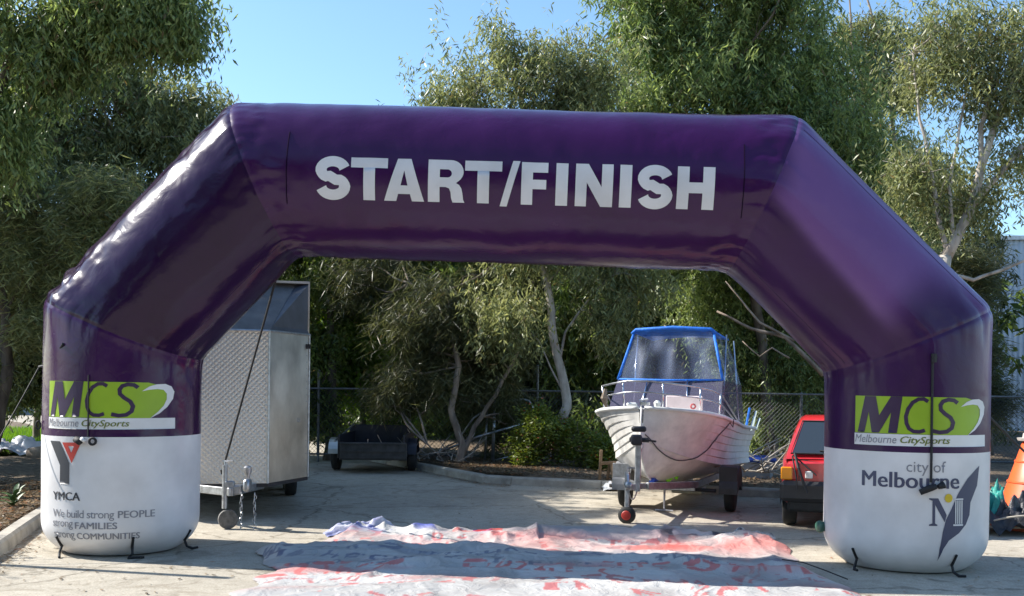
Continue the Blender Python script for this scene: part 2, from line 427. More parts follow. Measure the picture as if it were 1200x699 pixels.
def seg_point(i, t, phi, off=0):
    """t 0..1 between mitres; the tube bends round each joint on a short fillet"""
    a = mitre(i, i, phi); b = mitre(i, i+1, phi); p = a.lerp(b, t)
    cp, sp_ = math.cos(phi), math.sin(phi)
    rad = NF*cp+SIDES[i]*sp_; L = (b-a).length; d0 = t*L; d1 = (1-t)*L; r = 0.0; q = p; base_p = p; jd = 9
    for j, d, K, u in ((i, d0, a, axes[i]), (i+1, d1, b, -axes[i])):
        if j in (1, 2, 3, 4):
            o_i = j-1 if j == i else i+1; f = min(FIL, L*.45); jd = min(jd, d)
            if d < f:
                u2 = axes[o_i] if o_i > i else -axes[o_i]; s_ = .5*(1-d/f)
                q = (K+u*f)*(1-s_)**2+K*2*s_*(1-s_)+(K+u2*f)*s_**2
                rad = (rad*(1-s_)+(NF*cp+SIDES[o_i]*sp_)*s_).normalized()
            r -= .005*math.exp(-(d/.02)**2)
            r += .010*mnoise.noise(Vector((cp*19+j, sp_*19, d*1.2)))*math.exp(-(d/.20)**2)+mnoise.noise(Vector((cp*2.6+j*7.3, sp_*2.6, d*.9)))*.022*math.exp(-(d/.42)**2) + mnoise.noise(Vector((cp*7+j*3.1, sp_*7, d*1.7)))*.012*math.exp(-(d/.22)**2)
    fd = min(1, jd/.12)
    if i == 1:
        out_ = max(0, math.cos((phi if SIDES[1].z > 0 else -phi)-math.pi*.5)); kk_ = fd*out_**2*(math.exp(-(t/.35)**2)+.5*math.exp(-((t-.8)/.15)**2))
        r += kk_*.05*mnoise.noise(Vector((p.x*7, p.y*5, p.z*7)))+kk_*.016*mnoise.noise(Vector((p.x*16, p.y*12, p.z*16)))
    if i == 2:
        for sx_ in (.02, .98):
            r += fd*.012*math.exp(-((t-.05 if sx_ < .5 else t-.955)/.022)**2)*mnoise.noise(Vector((math.sin(phi)*9, math.cos(phi)*9, sx_*5+t*30)))
        r += fd*.006*mnoise.noise(Vector((t*22, math.sin(phi)*1.3, math.cos(phi)*1.3)))
    r += .008*mnoise.noise(Vector((q.x*1.3, q.y*1.3, q.z*1.3)))
    if i in (0, 4): r += leg_r(p.z)-Rr
    return q+rad*(r+off)
arch = thing('inflatable_arch', 'big purple inflatable start and finish arch with white leg bottoms', 'inflatable arch', ((A0.x+A5.x)/2, (A0.y+A5.y)/2, 0))
SEAM = {0: 1.13, 4: 1.10}
def band(i, z0=None, z1=None, nt=60, nphi=168, closed=True):
    rows = []
    for k in range(nt+1):
        u = k/nt; u = u*.5+ (.5-.5*math.cos(math.pi*u))*.5
        row = []
        for q in range(nphi):
            phi = 2*math.pi*q/nphi
            a = mitre(i, i, phi); b = mitre(i, i+1, phi)
            if i == 0: ta = 0 if z0 is None else z0/b.z; tb = 1 if z1 is None else z1/b.z
            elif i == 4: ta = 0 if z1 is None else (a.z-z1)/a.z; tb = 1 if z0 is None else (a.z-z0)/a.z
            else: ta, tb = 0, 1
            row.append(seg_point(i, ta+(tb-ta)*u, phi))
        rows.append(row+[row[0]])
    m = MB(); m.grid(rows); return m
names = ['left', 'diagonal', 'beam', 'diagonal', 'leg']
legL = part('leg', band(0, z0=SEAM[0]), PURPLE, arch, smooth=True, label='purple upper part of the left leg')
baseL = part('leg_base', band(0, z0=.012, z1=SEAM[0], nt=50), WHITEP, arch, smooth=True, label='white bottom of the left leg')
part('diagonal_tube', band(1, nt=110), PURPLE_L, arch, smooth=True, label='sunlit left slanting tube')
beam = part('top_beam', band(2, nt=160), PURPLE, arch, smooth=True)
dgR = part('diagonal_tube', band(3, nt=110), PURPLE_SHEEN, arch, smooth=True, label='right slanting tube with a lilac sheen painted on its outer side')
def painted_sheen(o_, i, f):  # vertex mask placing the painted lilac sheen
    me_ = o_.data; at_ = me_.attributes.new('painted_sheen', 'FLOAT', 'POINT'); og_ = arch.location; vals = []
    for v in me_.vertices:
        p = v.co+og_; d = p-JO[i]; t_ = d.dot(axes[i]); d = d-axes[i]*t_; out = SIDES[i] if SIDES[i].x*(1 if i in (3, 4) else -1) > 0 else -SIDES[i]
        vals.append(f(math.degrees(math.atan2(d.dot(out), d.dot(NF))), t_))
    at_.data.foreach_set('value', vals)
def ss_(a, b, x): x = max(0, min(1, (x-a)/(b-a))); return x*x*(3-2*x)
painted_sheen(dgR, 3, lambda ph, t_: ss_(-4, 10, ph+14+14*t_/2.4)*(1-.35*ss_(50, 100, ph))*(1-(1-ss_(15, 60, ph))*ss_(1.35, 1.95, t_))*ss_(-.3, .25, t_+.3*ss_(0, 40, ph)))
legR = part('leg', band(4, z0=SEAM[4]), PURPLE_SHEEN, arch, smooth=True, label='purple upper part of the right leg')
painted_sheen(legR, 4, lambda ph, t_: ss_(12, 60, ph)*ss_(1.5, .1, t_)*.9)
baseR = part('leg_base', band(4, z0=.012, z1=SEAM[4], nt=50), WHITEP, arch, smooth=True, label='white bottom of the right leg')

# surface maps
def leg_surf(i, phi, z, off):
    """phi: degrees to the right of the arch's front normal"""
    s = SIDES[i]; sg = 1 if s.dot(E1) > 0 else -1
    ph = R_(phi)*sg
    a = mitre(i, i, ph); b = mitre(i, i+1, ph)
    t = z/b.z if i == 0 else (a.z-z)/a.z
    return seg_point(i, t, ph, off)
def beam_surf(a, arc, off):
    """a: metres along the beam from J2, arc metres upward from the front"""
    s = SIDES[2]; sg = 1 if s.z > 0 else -1
    ph = arc/Rr*sg
    m0 = mitre(2, 2, ph); m1 = mitre(2, 3, ph)
    a0 = (m0-J2).dot(axes[2]); a1 = (m1-J2).dot(axes[2])
    return seg_point(2, (a-a0)/(a1-a0), ph, off)
def view_phi(i):
    J = A0 if i == 0 else A5
    d = Vector((-J.x, -J.y, 0)).normalized(); return math.degrees(math.asin(d.dot(E1)))
def fill2d(polys):
    """list of closed outlines -> filled triangles (verts2d, faces) through a 2D curve"""
    cu = bpy.data.curves.new('tmp', 'CURVE'); cu.dimensions = '2D'; cu.fill_mode = 'FRONT'
    for pl in polys:
        sp = cu.splines.new('POLY'); sp.points.add(len(pl)-1)
        for k, p in enumerate(pl): sp.points[k].co = (p[0], p[1], 0, 1)
        sp.use_cyclic_u = True
    return curve_mesh(cu)
def curve_mesh(cu):
    ob = bpy.data.objects.new('tmp', cu); C.objects.link(ob)
    dg = bpy.context.evaluated_depsgraph_get(); dg.update()
    me = bpy.data.meshes.new_from_object(ob.evaluated_get(dg))
    bpy.data.objects.remove(ob); bpy.data.curves.remove(cu)
    b = bmesh.new(); b.from_mesh(me); bpy.data.meshes.remove(me)
    bmesh.ops.remove_doubles(b, verts=b.verts, dist=1e-6)
    return b
def text2d(txt, shear=0, spacing=1.0):
    cu = bpy.data.curves.new('tmp', 'FONT'); cu.body = txt; cu.shear = shear; cu.size = 1; cu.resolution_u = 3
    cu.space_character = spacing; cu.fill_mode = 'FRONT'
    return curve_mesh(cu)
def fit(b, x0, x1, y0, y1, tilt=0):
    xs = [v.co.x for v in b.verts]; ys = [v.co.y for v in b.verts]
    ax, bx, ay, by = min(xs), max(xs), min(ys), max(ys)
    for v in b.verts:
        fx = (v.co.x-ax)/(bx-ax); v.co.x = x0+(x1-x0)*fx; v.co.y = y0+(y1-y0)*(v.co.y-ay)/(by-ay)+tilt*fx
    return b
def cutgrid(b, sx=.03, sy=.06):
    for ax_, st_ in ((0, sx), (1, sy)):
        lo = min(v.co[ax_] for v in b.verts); hi = max(v.co[ax_] for v in b.verts); n = Vector((1, 0, 0)) if ax_ == 0 else Vector((0, 1, 0))
        k = math.floor(lo/st_)+1
        while k*st_ < hi:
            bmesh.ops.bisect_plane(b, geom=b.verts[:]+b.edges[:]+b.faces[:], plane_co=n*(k*st_), plane_no=n, dist=1e-6); k += 1
def wrap(name, b, fn, m, parent, label=None, maxlen=.03, heavy=0):
    cutgrid(b, maxlen, maxlen*1.6)
    b.verts.index_update(); mbx = MB()
    for q in ([0] if not heavy else [0, -1, 1]):
        mbx.add([tuple(fn(v.co.x+q*heavy, v.co.y+abs(q)*.0) if not q else Vector(fn(v.co.x+q*heavy, v.co.y))-NF*(-.0004*(q+2))) for v in b.verts], [tuple(v.index for v in f.verts) for f in b.faces])
    b.free()
    return part(name, mbx, m, parent, label=label, smooth=True, fix=False)

# --- START/FINISH heavy grotesque glyphs
def arcpts(cx, cy, rx, ry, a0, a1, n=14):
    return [(cx+rx*math.cos(R_(a0+(a1-a0)*k/n)), cy+ry*math.sin(R_(a0+(a1-a0)*k/n))) for k in range(n+1)]
def stroke(cl, th):
    L, Rt = [], []
    for i, p in enumerate(cl):
        a = cl[max(0, i-1)]; b = cl[min(len(cl)-1, i+1)]; dx, dy = b[0]-a[0], b[1]-a[1]; l = math.hypot(dx, dy)
        nx, ny = -dy/l, dx/l; t = th(i/(len(cl)-1), abs(dx)/l) if callable(th) else th
        L.append((p[0]+nx*t/2, p[1]+ny*t/2)); Rt.append((p[0]-nx*t/2, p[1]-ny*t/2))
    return L+Rt[::-1]
def glyph(c):
    if c == 'I': return .30, [[(0, 0), (.3, 0), (.3, 1), (0, 1)]]
    if c == 'T': return .94, [[(.32, 0), (.62, 0), (.62, .76), (.94, .76), (.94, 1), (0, 1), (0, .76), (.32, .76)]]
    if c == 'F': return .70, [[(0, 0), (.3, 0), (.3, .37), (.66, .37), (.66, .59), (.3, .59), (.3, .76), (.70, .76), (.70, 1), (0, 1)]]
    if c == 'H': return .95, [[(0, 0), (.3, 0), (.3, .38), (.65, .38), (.65, 0), (.95, 0), (.95, 1), (.65, 1), (.65, .63), (.3, .63), (.3, 1), (0, 1)]]
    if c == 'N': return .95, [[(0, 0), (.285, 0), (.285, .56), (.65, 0), (.95, 0), (.95, 1), (.665, 1), (.665, .46), (.32, 1), (0, 1)]]
    if c == 'A': return 1.02, [[(0, 0), (.31, 0), (.358, .17), (.662, .17), (.71, 0), (1.02, 0), (.68, 1), (.34, 1)], [(.42, .37), (.60, .37), (.51, .72)]]
    if c == 'R': return .95, [[(0, 0), (.3, 0), (.3, .36), (.46, .36), (.545, .33), (.585, .24), (.60, .10), (.635, 0), (.945, 0), (.91, .07), (.89, .22), (.86, .34), (.80, .42), (.72, .46)]
                                   + arcpts(.59, .725, .32, .275, -52, 90, 12) + [(0, 1)],
                                 [(.3, .585), (.3, .775), (.50, .775)] + arcpts(.50, .68, .11, .095, 80, -80, 8) + [(.50, .585)]]
    if c == '/': return .5, [[(0, -.06), (.18, -.06), (.5, 1.02), (.32, 1.02)]]
    if c == 'S':
        cl = arcpts(.445, .69, .295, .195, 12, 235, 18) + [(.36, .545), (.52, .46)] + arcpts(.445, .31, .295, .195, 50, -168, 18)
        return .89, [stroke(cl, lambda t, h: .24+.06*(1-h))]
XPOS = [(369.5, 410.5), (411, 454), (450, 497), (501.5, 544.5), (544.5, 588), (586, 609), (611, 642), (651.5, 665.5), (674.5, 718.5), (726.5, 740.5), (747.5, 789), (794, 838)]
aF = lambda px: ((P(px, 213, dep(px)-Rr)-J2).dot(axes[2]))
va = -math.degrees(math.atan2(J2.z-EYE, 9.9))
def beam_arc(py, px):   # arc height for a pixel row
    cy = 219 + (px-600)*.018
    return R_(math.degrees(math.asin((cy-py)/91.5))+va*.97)*Rr
for ch, (x0, x1) in zip('START/FINISH', XPOS):
    wd, polys = glyph(ch); b = fill2d(polys)
    xm = (x0+x1)/2; yt = 187.5+(xm-390)*.0155; yb = 234+(xm-390)*.0155
    a0, a1 = aF(x0), aF(x1); h0, h1 = beam_arc(yb, xm), beam_arc(yt, xm)
    if ch == 'S': h0 -= .008; h1 += .008
    lo = -.06 if ch == '/' else 0; hi = 1.02 if ch == '/' else 1
    fit(b, a0, a1, h0+lo*(h1-h0), h0+hi*(h1-h0))
    wrap('letter', b, lambda x, y: beam_surf(x, y, .004), PRINT_LET, beam)

SEAMM = mat('seam_tape', (.010, .003, .016), .9, 0, Specular_IOR_Level=.05)
# --- seams on beam (velcro banner edges)
for px in (335, 872):
    m = MB(); a = aF(px); m.tube([beam_surf(a, q, .002) for q in np.linspace(-.35, .33, 24)], .0045, 5)
    part('seam', m, SEAMM, beam)
for ph0 in (.9, -1.05):
    m = MB(); m.tube([seg_point(1, t, ph0, 0) for t in np.linspace(.03, .97, 40)], .0035, 5); part('seam', m, PRINT_DP, arch)
    m = MB(); m.tube([seg_point(3, t, ph0, 0) for t in np.linspace(.03, .97, 40)], .0035, 5); part('seam', m, PRINT_DP, arch)

# --- MCS logo, unwrapped from the right leg (zoom coordinates, 7.06 px per pixel)
def Zc(x, y):   # degrees from panel left edge, metres above strip top
    return (math.degrees(math.asin(max(-.999, min(.999, (x-501)/678))))+35.7, (425-y)/7.06/129.0)
def poly(pts, dens=1):
    out = []
    for a, b in zip(pts, pts[1:]+pts[:1]):
        for k in range(dens): out.append((a[0]+(b[0]-a[0])*k/dens, a[1]+(b[1]-a[1])*k/dens))
    return out
DEG = R_(1)*Rr
def mcs(i, phi0, z0, baseobj):
    def fn(off):
        return lambda x, y: leg_surf(i, phi0+x/DEG, z0+y, off)
    def tr(pts, dens=4): return [(Zc(x, y)[0]*DEG, Zc(x, y)[1]) for x, y in poly(pts, dens)]
    green = [(110, 118), (960, 124), (1010, 140), (1060, 170), (1078, 215), (1072, 280), (1040, 350), (975, 425), (108, 421)]
    panel = wrap('logo_panel', fill2d([tr(green)]), fn(.003), PRINT_G, baseobj)
    sw = [(920, 198), (965, 158), (1010, 138), (1060, 134), (1092, 155), (1106, 200), (1100, 262), (1072, 330), (1030, 385), (972, 428), (1020, 372), (1052, 320), (1068, 265), (1068, 218), (1050, 185), (1015, 178), (965, 185)]
    wrap('swoosh', fill2d([tr(sw, 2)]), fn(.006), PRINT_W, panel)
    M = [(188, 121), (275, 121), (300, 275), (390, 121), (478, 121), (438, 417), (370, 417), (392, 250), (300, 417), (243, 417), (218, 250), (185, 417), (130, 417)]
    wrap('letter', fill2d([tr(M)]), fn(.006), PRINT_DP, panel)
    cc = [(672, 158), (640, 138), (600, 140), (555, 168), (522, 220), (505, 280), (510, 335), (530, 378), (565, 400), (610, 402), (650, 388)]
    wrap('letter', fill2d([[(a*DEG, b) for a, b in [Zc(*p) for p in stroke(cc, 30)]]]), fn(.006), PRINT_DP, panel)
    ss = [(895, 168), (868, 146), (825, 141), (785, 155), (765, 185), (768, 222), (800, 255), (842, 285), (862, 325), (852, 368), (815, 397), (760, 404), (705, 392)]
    wrap('letter', fill2d([[(a*DEG, b) for a, b in [Zc(*p) for p in stroke(ss, 32)]]]), fn(.006), PRINT_DP, panel)
    st = [(105, 425.5), (1112, 425.5), (1112, 520), (105, 520)]
    strip = wrap('logo_strip', fill2d([tr(st, 8)]), fn(.0035), PRINT_W, baseobj)
    def tx(t, x0, x1, y0, y1, m, bold=0, **k):
        b = text2d(t, **k); fit(b, Zc(x0, 0)[0]*DEG, Zc(x1, 0)[0]*DEG, Zc(0, y0)[1], Zc(0, y1)[1]); wrap('lettering', b, fn(.0065), m, strip, maxlen=.03, heavy=bold)
    tx('Melbourne', 112, 435, 500, 436, PRINT_GR, shear=.2)
    tx('CitySports', 465, 838, 512, 442, PRINT_OL, bold=.0018, shear=.25)
vR = view_phi(4); vL = view_phi(0)
mcs(4, vR-35.7, P(1050, 509.5, DR-Rr).z, legR)
mcs(0, vL+38.5-100, P(140, 490.5, DL-Rr).z, legL)
# --- generic: leg print from zoom coordinates
def legmap(i, cx, r, v, X0, Y0, S, D):
    def f(x, y):
        px = X0+x/S; py = Y0+y/S
        return ((math.degrees(math.asin(max(-.9995, min(.9995, (px-cx)/r))))+v)*DEG, P(cx, py, D).z)
    return f
fL = legmap(0, 145.5, 92.5, vL, 40, 500, 4.11, DL-Rr*.9)
fR = legmap(4, 1060, 96, vR, 990, 520, 4.11, DR-Rr*.9)
def lw(i, name, polys, f, m, parent, off=.003, dens=4, label=None):
    return wrap(name, fill2d([[f(x, y) for x, y in poly(p, dens)] for p in polys]), lambda x, y: leg_surf(i, x/DEG, y, off), m, parent, label)
def lt(i, txt, x0, x1, y0, y1, f, m, parent, bold=0, **k):
    b = text2d(txt, **k); a = f(x0, y0); c = f(x1, y1); fit(b, a[0], c[0], a[1], c[1])
    return wrap('lettering', b, lambda x, y: leg_surf(i, x/DEG, y, .003), m, parent, maxlen=.03, heavy=bold)
lw(0, 'emblem', [[(108, 75), (152, 75), (196, 178), (196, 280), (154, 280), (154, 190)]], fL, PRINT_K, baseL)
lw(0, 'emblem', [[(163, 80), (248, 78), (206, 178)], [(190, 97), (216, 97), (204, 128)]], fL, PRINT_R, baseL)
lt(0, 'YMCA', 124, 245, 357, 318, fL, PRINT_K, baseL, bold=.0032)
lt(0, 'We build strong', 124, 398, 452, 402, fL, PRINT_GR, baseL, spacing=.9)
lt(0, 'PEOPLE', 415, 580, 440, 405, fL, PRINT_GR, baseL, bold=.0025)
lt(0, 'strong', 124, 214, 498, 455, fL, PRINT_GR, baseL, spacing=.9)
lt(0, 'FAMILIES', 224, 411, 492, 460, fL, PRINT_GR, baseL, bold=.0025)
lt(0, 'strong', 124, 218, 552, 510, fL, PRINT_GR, baseL, spacing=.9)
lt(0, 'COMMUNITIES', 228, 515, 543, 512, fL, PRINT_GR, baseL, bold=.0025)
lt(4, 'city of', 295, 468, 152, 82, fR, PRINT_GR, baseR)
lt(4, 'Melbourne', 97, 527, 213, 138, fR, PRINT_SL, baseR, bold=.0045)
leafp = lw(4, 'emblem', [[(618, 105), (609, 200), (580, 280), (576, 340), (560, 385), (530, 425), (485, 460), (463, 500), (447, 562), (446, 500), (458, 420), (472, 360), (495, 310), (525, 235), (565, 165)]], fR, PRINT_SL, baseR)
lw(4, 'emblem', [[(397, 258), (437, 258), (475, 338), (466, 372), (424, 290), (424, 378), (434, 384), (434, 390), (397, 390), (397, 384), (412, 378), (412, 270), (397, 264)]], fR, PRINT_SL, baseR)
lw(4, 'emblem', [arcpts(482, 257, 17, 21, 0, 345, 18)], fR, PRINT_Y, baseR, off=.006, dens=1)
for q in ([(506, 259), (546, 259), (546, 266), (506, 266)], [(503, 382), (546, 382), (546, 390), (503, 390)]):
    lw(4, 'emblem', [q], fR, PRINT_W, leafp, off=.006)
for xx in (511, 520, 529, 538):
    lw(4, 'emblem', [[(xx, 268), (xx+5, 268), (xx+5, 380), (xx, 380)]], fR, PRINT_W, leafp, off=.006)

# --- straps, ties and cables of the arch
def strap(pts, wd, name='strap', m=None, parent=arch, r=None):
    mm = MB(); mm.tube(pts, r or wd/2, 6); return part(name, mm, m or BLACK, parent)
def lp(i, px, py, off=.012):
    cx, r, v, D = (145.5, 92.5, vL, DL) if i == 0 else (1060, 96, vR, DR)
    s = max(-.995, min(.995, (px-cx)/r)); ph = math.degrees(math.asin(s))+v
    z = P(px, py, D-Rr*math.cos(math.asin(s))).z
    return leg_surf(i, ph, max(.02, z), off)
strap([lp(4, 1088, y) for y in range(415, 570, 10)], .022, 'hanging_cable')
strap([lp(4, 1088+1, y, .02) for y in (415, 425)], .05, 'anchor_patch')
strap([lp(0, 108, y) for y in range(440, 514, 8)], .014, 'hanging_cable')
m = MB(); m.tube([lp(4, 1076, 577, .03), lp(4, 1087, 571, .045), lp(4, 1092, 569, .045)], [.026, .03, .024], 10); m.tube([lp(4, 1094, 570, .04), lp(4, 1100, 567, .04)], [.02, .034], 10)
part('inflation_toggle', m, BLACK, arch, smooth=True)
m = MB(); m.tube([lp(0, 96, 514, .03), lp(0, 101, 517, .04), lp(0, 104, 515, .04)], [.03, .034, .02], 10)
cc = lp(0, 114, 517, .035); m.tube([cc+Vector((.03*math.cos(a), 0, .03*math.sin(a))) for a in np.linspace(0, 2*math.pi, 13)[:-1]], .012, 6, closed=True)
part('inflation_toggle', m, BLACK, arch, smooth=True)
m = MB(); m.tube([lp(0, 103, 513, .05), lp(0, 107, 517, .05)], .018, 8); part('valve_cap', m, PRINT_W, arch, smooth=True)
def tab(i, px, length=.12, seed=0):
    cx, r, v, D = (145.5, 92.5, vL, DL) if i == 0 else (1060, 96, vR, DR)
    s = (px-cx)/r; ph = math.degrees(math.asin(s))+v; J = A0 if i == 0 else A5
    a = leg_surf(i, ph, .13, .012); d = Vector((a.x-J.x, a.y-J.y, 0)).normalized(); rd = random.Random(seed)
    t = Vector((-d.y, d.x, 0))
    mm = MB(); pts = [leg_surf(i, ph, .20, .01), leg_surf(i, ph, .10, .014), a*1.0+Vector((0, 0, -.09)), a+d*.03+t*rd.uniform(-.06, .06)+Vector((0, 0, -.118)), a+d*.05+t*rd.uniform(-.14, .14)+Vector((0, 0, -.118))]
    mm.tube(pts, [.012, .014, .012, .014, .012], 6); part('ground_tie', mm, BLACK, arch)
for k, px in enumerate((72, 158, 226)): tab(0, px, seed=k)
for k, px in enumerate((1002, 1118)): tab(4, px, seed=k+5)
m = MB(); c0 = lp(4, 966.5, 622, .035)
m.lathe(c0, Vector((-1, -.4, 0)), [(-.03, .05), (0, .06), (.02, .055), (.025, .01)], 14)
part('air_valve', m, mat('green_rubber', (.03, .10, .07), .5), arch, smooth=True)
def rope(name, a, b, r, label, sag=.05, cat='guy rope'):
    n = 14; m = MB(); a = Vector(a); b = Vector(b)
    m.tube([a.lerp(b, k/n)-Vector((0, 0, sag*4*(k/n)*(1-k/n))) for k in range(n+1)], r, 6)
    return m
# guy ropes are tied to the arch: parts
strapR = rope('guy_rope', lp(4, 1090, 417), P(1235, 560, 10.8), .012, '')
part('guy_rope', strapR, BLACK, arch)
g0 = leg_surf(0, vL-60, 2.06, .01); part('guy_rope', rope('g', lp(0, 80, 404), P(46, 430, 9.9), .013, ''), BLACK, arch)
part('guy_rope', rope('g', P(46, 430, 9.9), G(-95, 665), .006, ''), BLACK, arch)
mm = MB(); kk = lp(0, 54, 497, .03); mm.tube([kk+Vector((.022*math.cos(a), 0, .04*math.sin(a))) for a in np.linspace(0, 2*math.pi, 13)[:-1]], .008, 6, closed=True); part('ring', mm, BLACK, arch)
a = seg_point(1, .62, math.pi-.35 if SIDES[1].z > 0 else math.pi+.35, .01)
mm = MB(); hook = P(261, 551, 11.62); top = P(326, 318, 10.6)
mm.tube([a, top, hook], [.012, .012, .012], 6); mm.tube([hook, hook+Vector((0, 0, -.05))], [.03, .02], 8); part('guy_rope', mm, BLACK, arch)

exec_trees = True
# ------------------------------------------------------------------ silver trailer
def plate_mat():
    m = mat('checker_plate', (.70, .655, .60), .34, .65); N, L, B = nodes(m)
    tc = N.new('ShaderNodeTexCoord')
    def wave(rot):
        mp = N.new('ShaderNodeMapping'); mp.inputs['Rotation'].default_value = (0, rot, 0)
        L.new(tc.outputs['Object'], mp.inputs[0])
        s = N.new('ShaderNodeSeparateXYZ'); L.new(mp.outputs[0], s.inputs[0]); return s
    def sn(sock, k, ph=0):
        a = N.new('ShaderNodeMath'); a.operation = 'MULTIPLY_ADD'; a.inputs[1].default_value = k; a.inputs[2].default_value = ph; L.new(sock, a.inputs[0])
        b = N.new('ShaderNodeMath'); b.operation = 'SINE'; L.new(a.outputs[0], b.inputs[0]); return b.outputs[0]
    s = wave(R_(45)); k = 2*math.pi/.09
    x, z = sn(s.outputs['X'], k), sn(s.outputs['Z'], k)
    mu = N.new('ShaderNodeMath'); mu.operation = 'MULTIPLY'; L.new(x, mu.inputs[0]); L.new(z, mu.inputs[1])
    ab = N.new('ShaderNodeMath'); ab.operation = 'ABSOLUTE'; L.new(mu.outputs[0], ab.inputs[0])
    bp = N.new('ShaderNodeBump'); bp.inputs['Strength'].default_value = .4; bp.inputs['Distance'].default_value = .010
    L.new(ab.outputs[0], bp.inputs['Height']); L.new(bp.outputs[0], B.inputs['Normal'])
    n = N.new('ShaderNodeTexNoise'); n.inputs['Scale'].default_value = 2.5; n.inputs['Detail'].default_value = 6; L.new(tc.outputs['Object'], n.inputs['Vector'])
    r = N.new('ShaderNodeMapRange'); r.inputs['To Min'].default_value = .3; r.inputs['To Max'].default_value = .55; L.new(n.outputs['Fac'], r.inputs[0]); L.new(r.outputs[0], B.inputs['Roughness'])
    return m
PLATE = plate_mat()
ALU = vary(mat('brushed_aluminium', (.56, .53, .47), .36, .75), 1.8, .28, rough_amt=.2, stretch=(1, 1, .7), bump=.25, bscale=2.2, dist=.02)
ROOFD = vary(mat('dark_grey_panel', (.055, .06, .075), .45), 3, .3)
ROOFG = vary(mat('grey_nose_panel', (.12, .115, .115), .75, 0), 3, .3)
ax = Vector((-.25, .968, 0)); lat = Vector((.968, .25, 0))
Cn = Vector((-2.92, 12.3, 0)); En = Vector((-2.63, 13.25, 0))
wc = 1.12
Cf = Cn-lat*wc; chv = En-Cn; Ef = Cf + ax*chv.dot(ax) - lat*chv.dot(lat)
Bn = En+ax*4.2; Bf = Ef+ax*4.2
zb, zm, zt = .44, 2.27, 2.93
st = thing('box_trailer', 'tall silver checker-plate enclosed trailer behind the left leg of the arch', 'trailer', (En.x, En.y, 0))
def zz(p, z): return Vector((p.x, p.y, z))
def panel(name, quad, m, label=None, th=.02):
    n = (quad[1]-quad[0]).cross(quad[3]-quad[0]).normalized()
    mm = MB(); mm.poly_extrude(quad, -n*th); return part(name, mm, m, st, label=label)
front = panel('front_panel', [zz(Cf, zb), zz(Cn, zb), zz(Cn, zm), zz(Cf, zm)], PLATE)
panel('corner_panel', [zz(Cn, zb), zz(En, zb), zz(En, zm), zz(Cn, zm)], ALU)
panel('corner_panel', [zz(Ef, zb), zz(Cf, zb), zz(Cf, zm), zz(Ef, zm)], ALU)
panel('side_panel', [zz(En, zb), zz(Bn, zb), zz(Bn, zt), zz(En, zt)], ALU)
panel('side_panel', [zz(Bf, zb), zz(Ef, zb), zz(Ef, zt), zz(Bf, zt)], ALU)
panel('rear_panel', [zz(Bn, zb), zz(Bf, zb), zz(Bf, zt), zz(Bn, zt)], ALU)
R1 = Vector((-2.83, 13.32, zt)); R1f = Ef+lat*.21+ax*.02; R1f.z = zt
panel('nose_panel', [zz(Cf, zm+.003), zz(Cn, zm+.003), R1, R1f], ROOFG, 'grey slanting nose panel')
panel('nose_panel', [zz(Cn, zm+.003), zz(En, zm+.003), zz(En, zt), R1], ROOFD, 'dark grey triangular nose panel')
panel('nose_panel', [zz(Ef, zm+.003), zz(Cf, zm+.003), R1f, zz(Ef, zt)], ROOFD)
mm = MB(); mm.poly_extrude([zz(En, zt+.002), zz(Bn, zt+.002), zz(Bf, zt+.002), zz(Ef, zt+.002)], (0, 0, .03)); part('roof', mm, ALU, st)
mm = MB(); mm.poly_extrude([zz(Cn, zb-.005), zz(En, zb-.005), zz(Bn, zb-.005), zz(Bf, zb-.005), zz(Ef, zb-.005), zz(Cf, zb-.005)], (0, 0, -.04)); part('floor', mm, DARKMETAL, st)
for p in (Cn, En, Cf):
    mm = MB(); mm.tube([zz(p, zb)+Vector((.004, -.008, 0)), zz(p, zm)+Vector((.004, -.008, 0))], .014, 6); part('corner_trim', mm, STEEL, st)
mm = MB(); mm.tube([zz(Cf, zm), zz(Cn, zm)+Vector((.0, -.012, 0)), zz(En, zm)+Vector((.008, 0, 0))], .016, 6); part('edge_trim', mm, STEEL, st)
# rivets along the panel edges
mm = MB()
for k in range(22):
    z = zb+.05+k*.084
    mm.lathe(zz(Cn, z)-lat*.04-Vector((0, .0, 0)), -ax, [(0, .008), (.004, .006)], 6)
    q = Cn.lerp(En, .94); nn = Vector((chv.y, -chv.x, 0)).normalized(); mm.lathe(zz(q, z), nn, [(0, .008), (.004, .006)], 6)
part('rivets', mm, STEEL, st, kind='stuff')
mm = MB(); mm.box(zz(Cn.lerp(En, .72), 1.18), (.06, .03, .05)); part('latch', mm, STEEL, st)
mm = MB(); mm.box(zz(Cn.lerp(En, .93)+Vector((.02, 0, 0)), 2.12), (.05, .05, .06)); part('marker_lamp', mm, DARKMETAL, st)
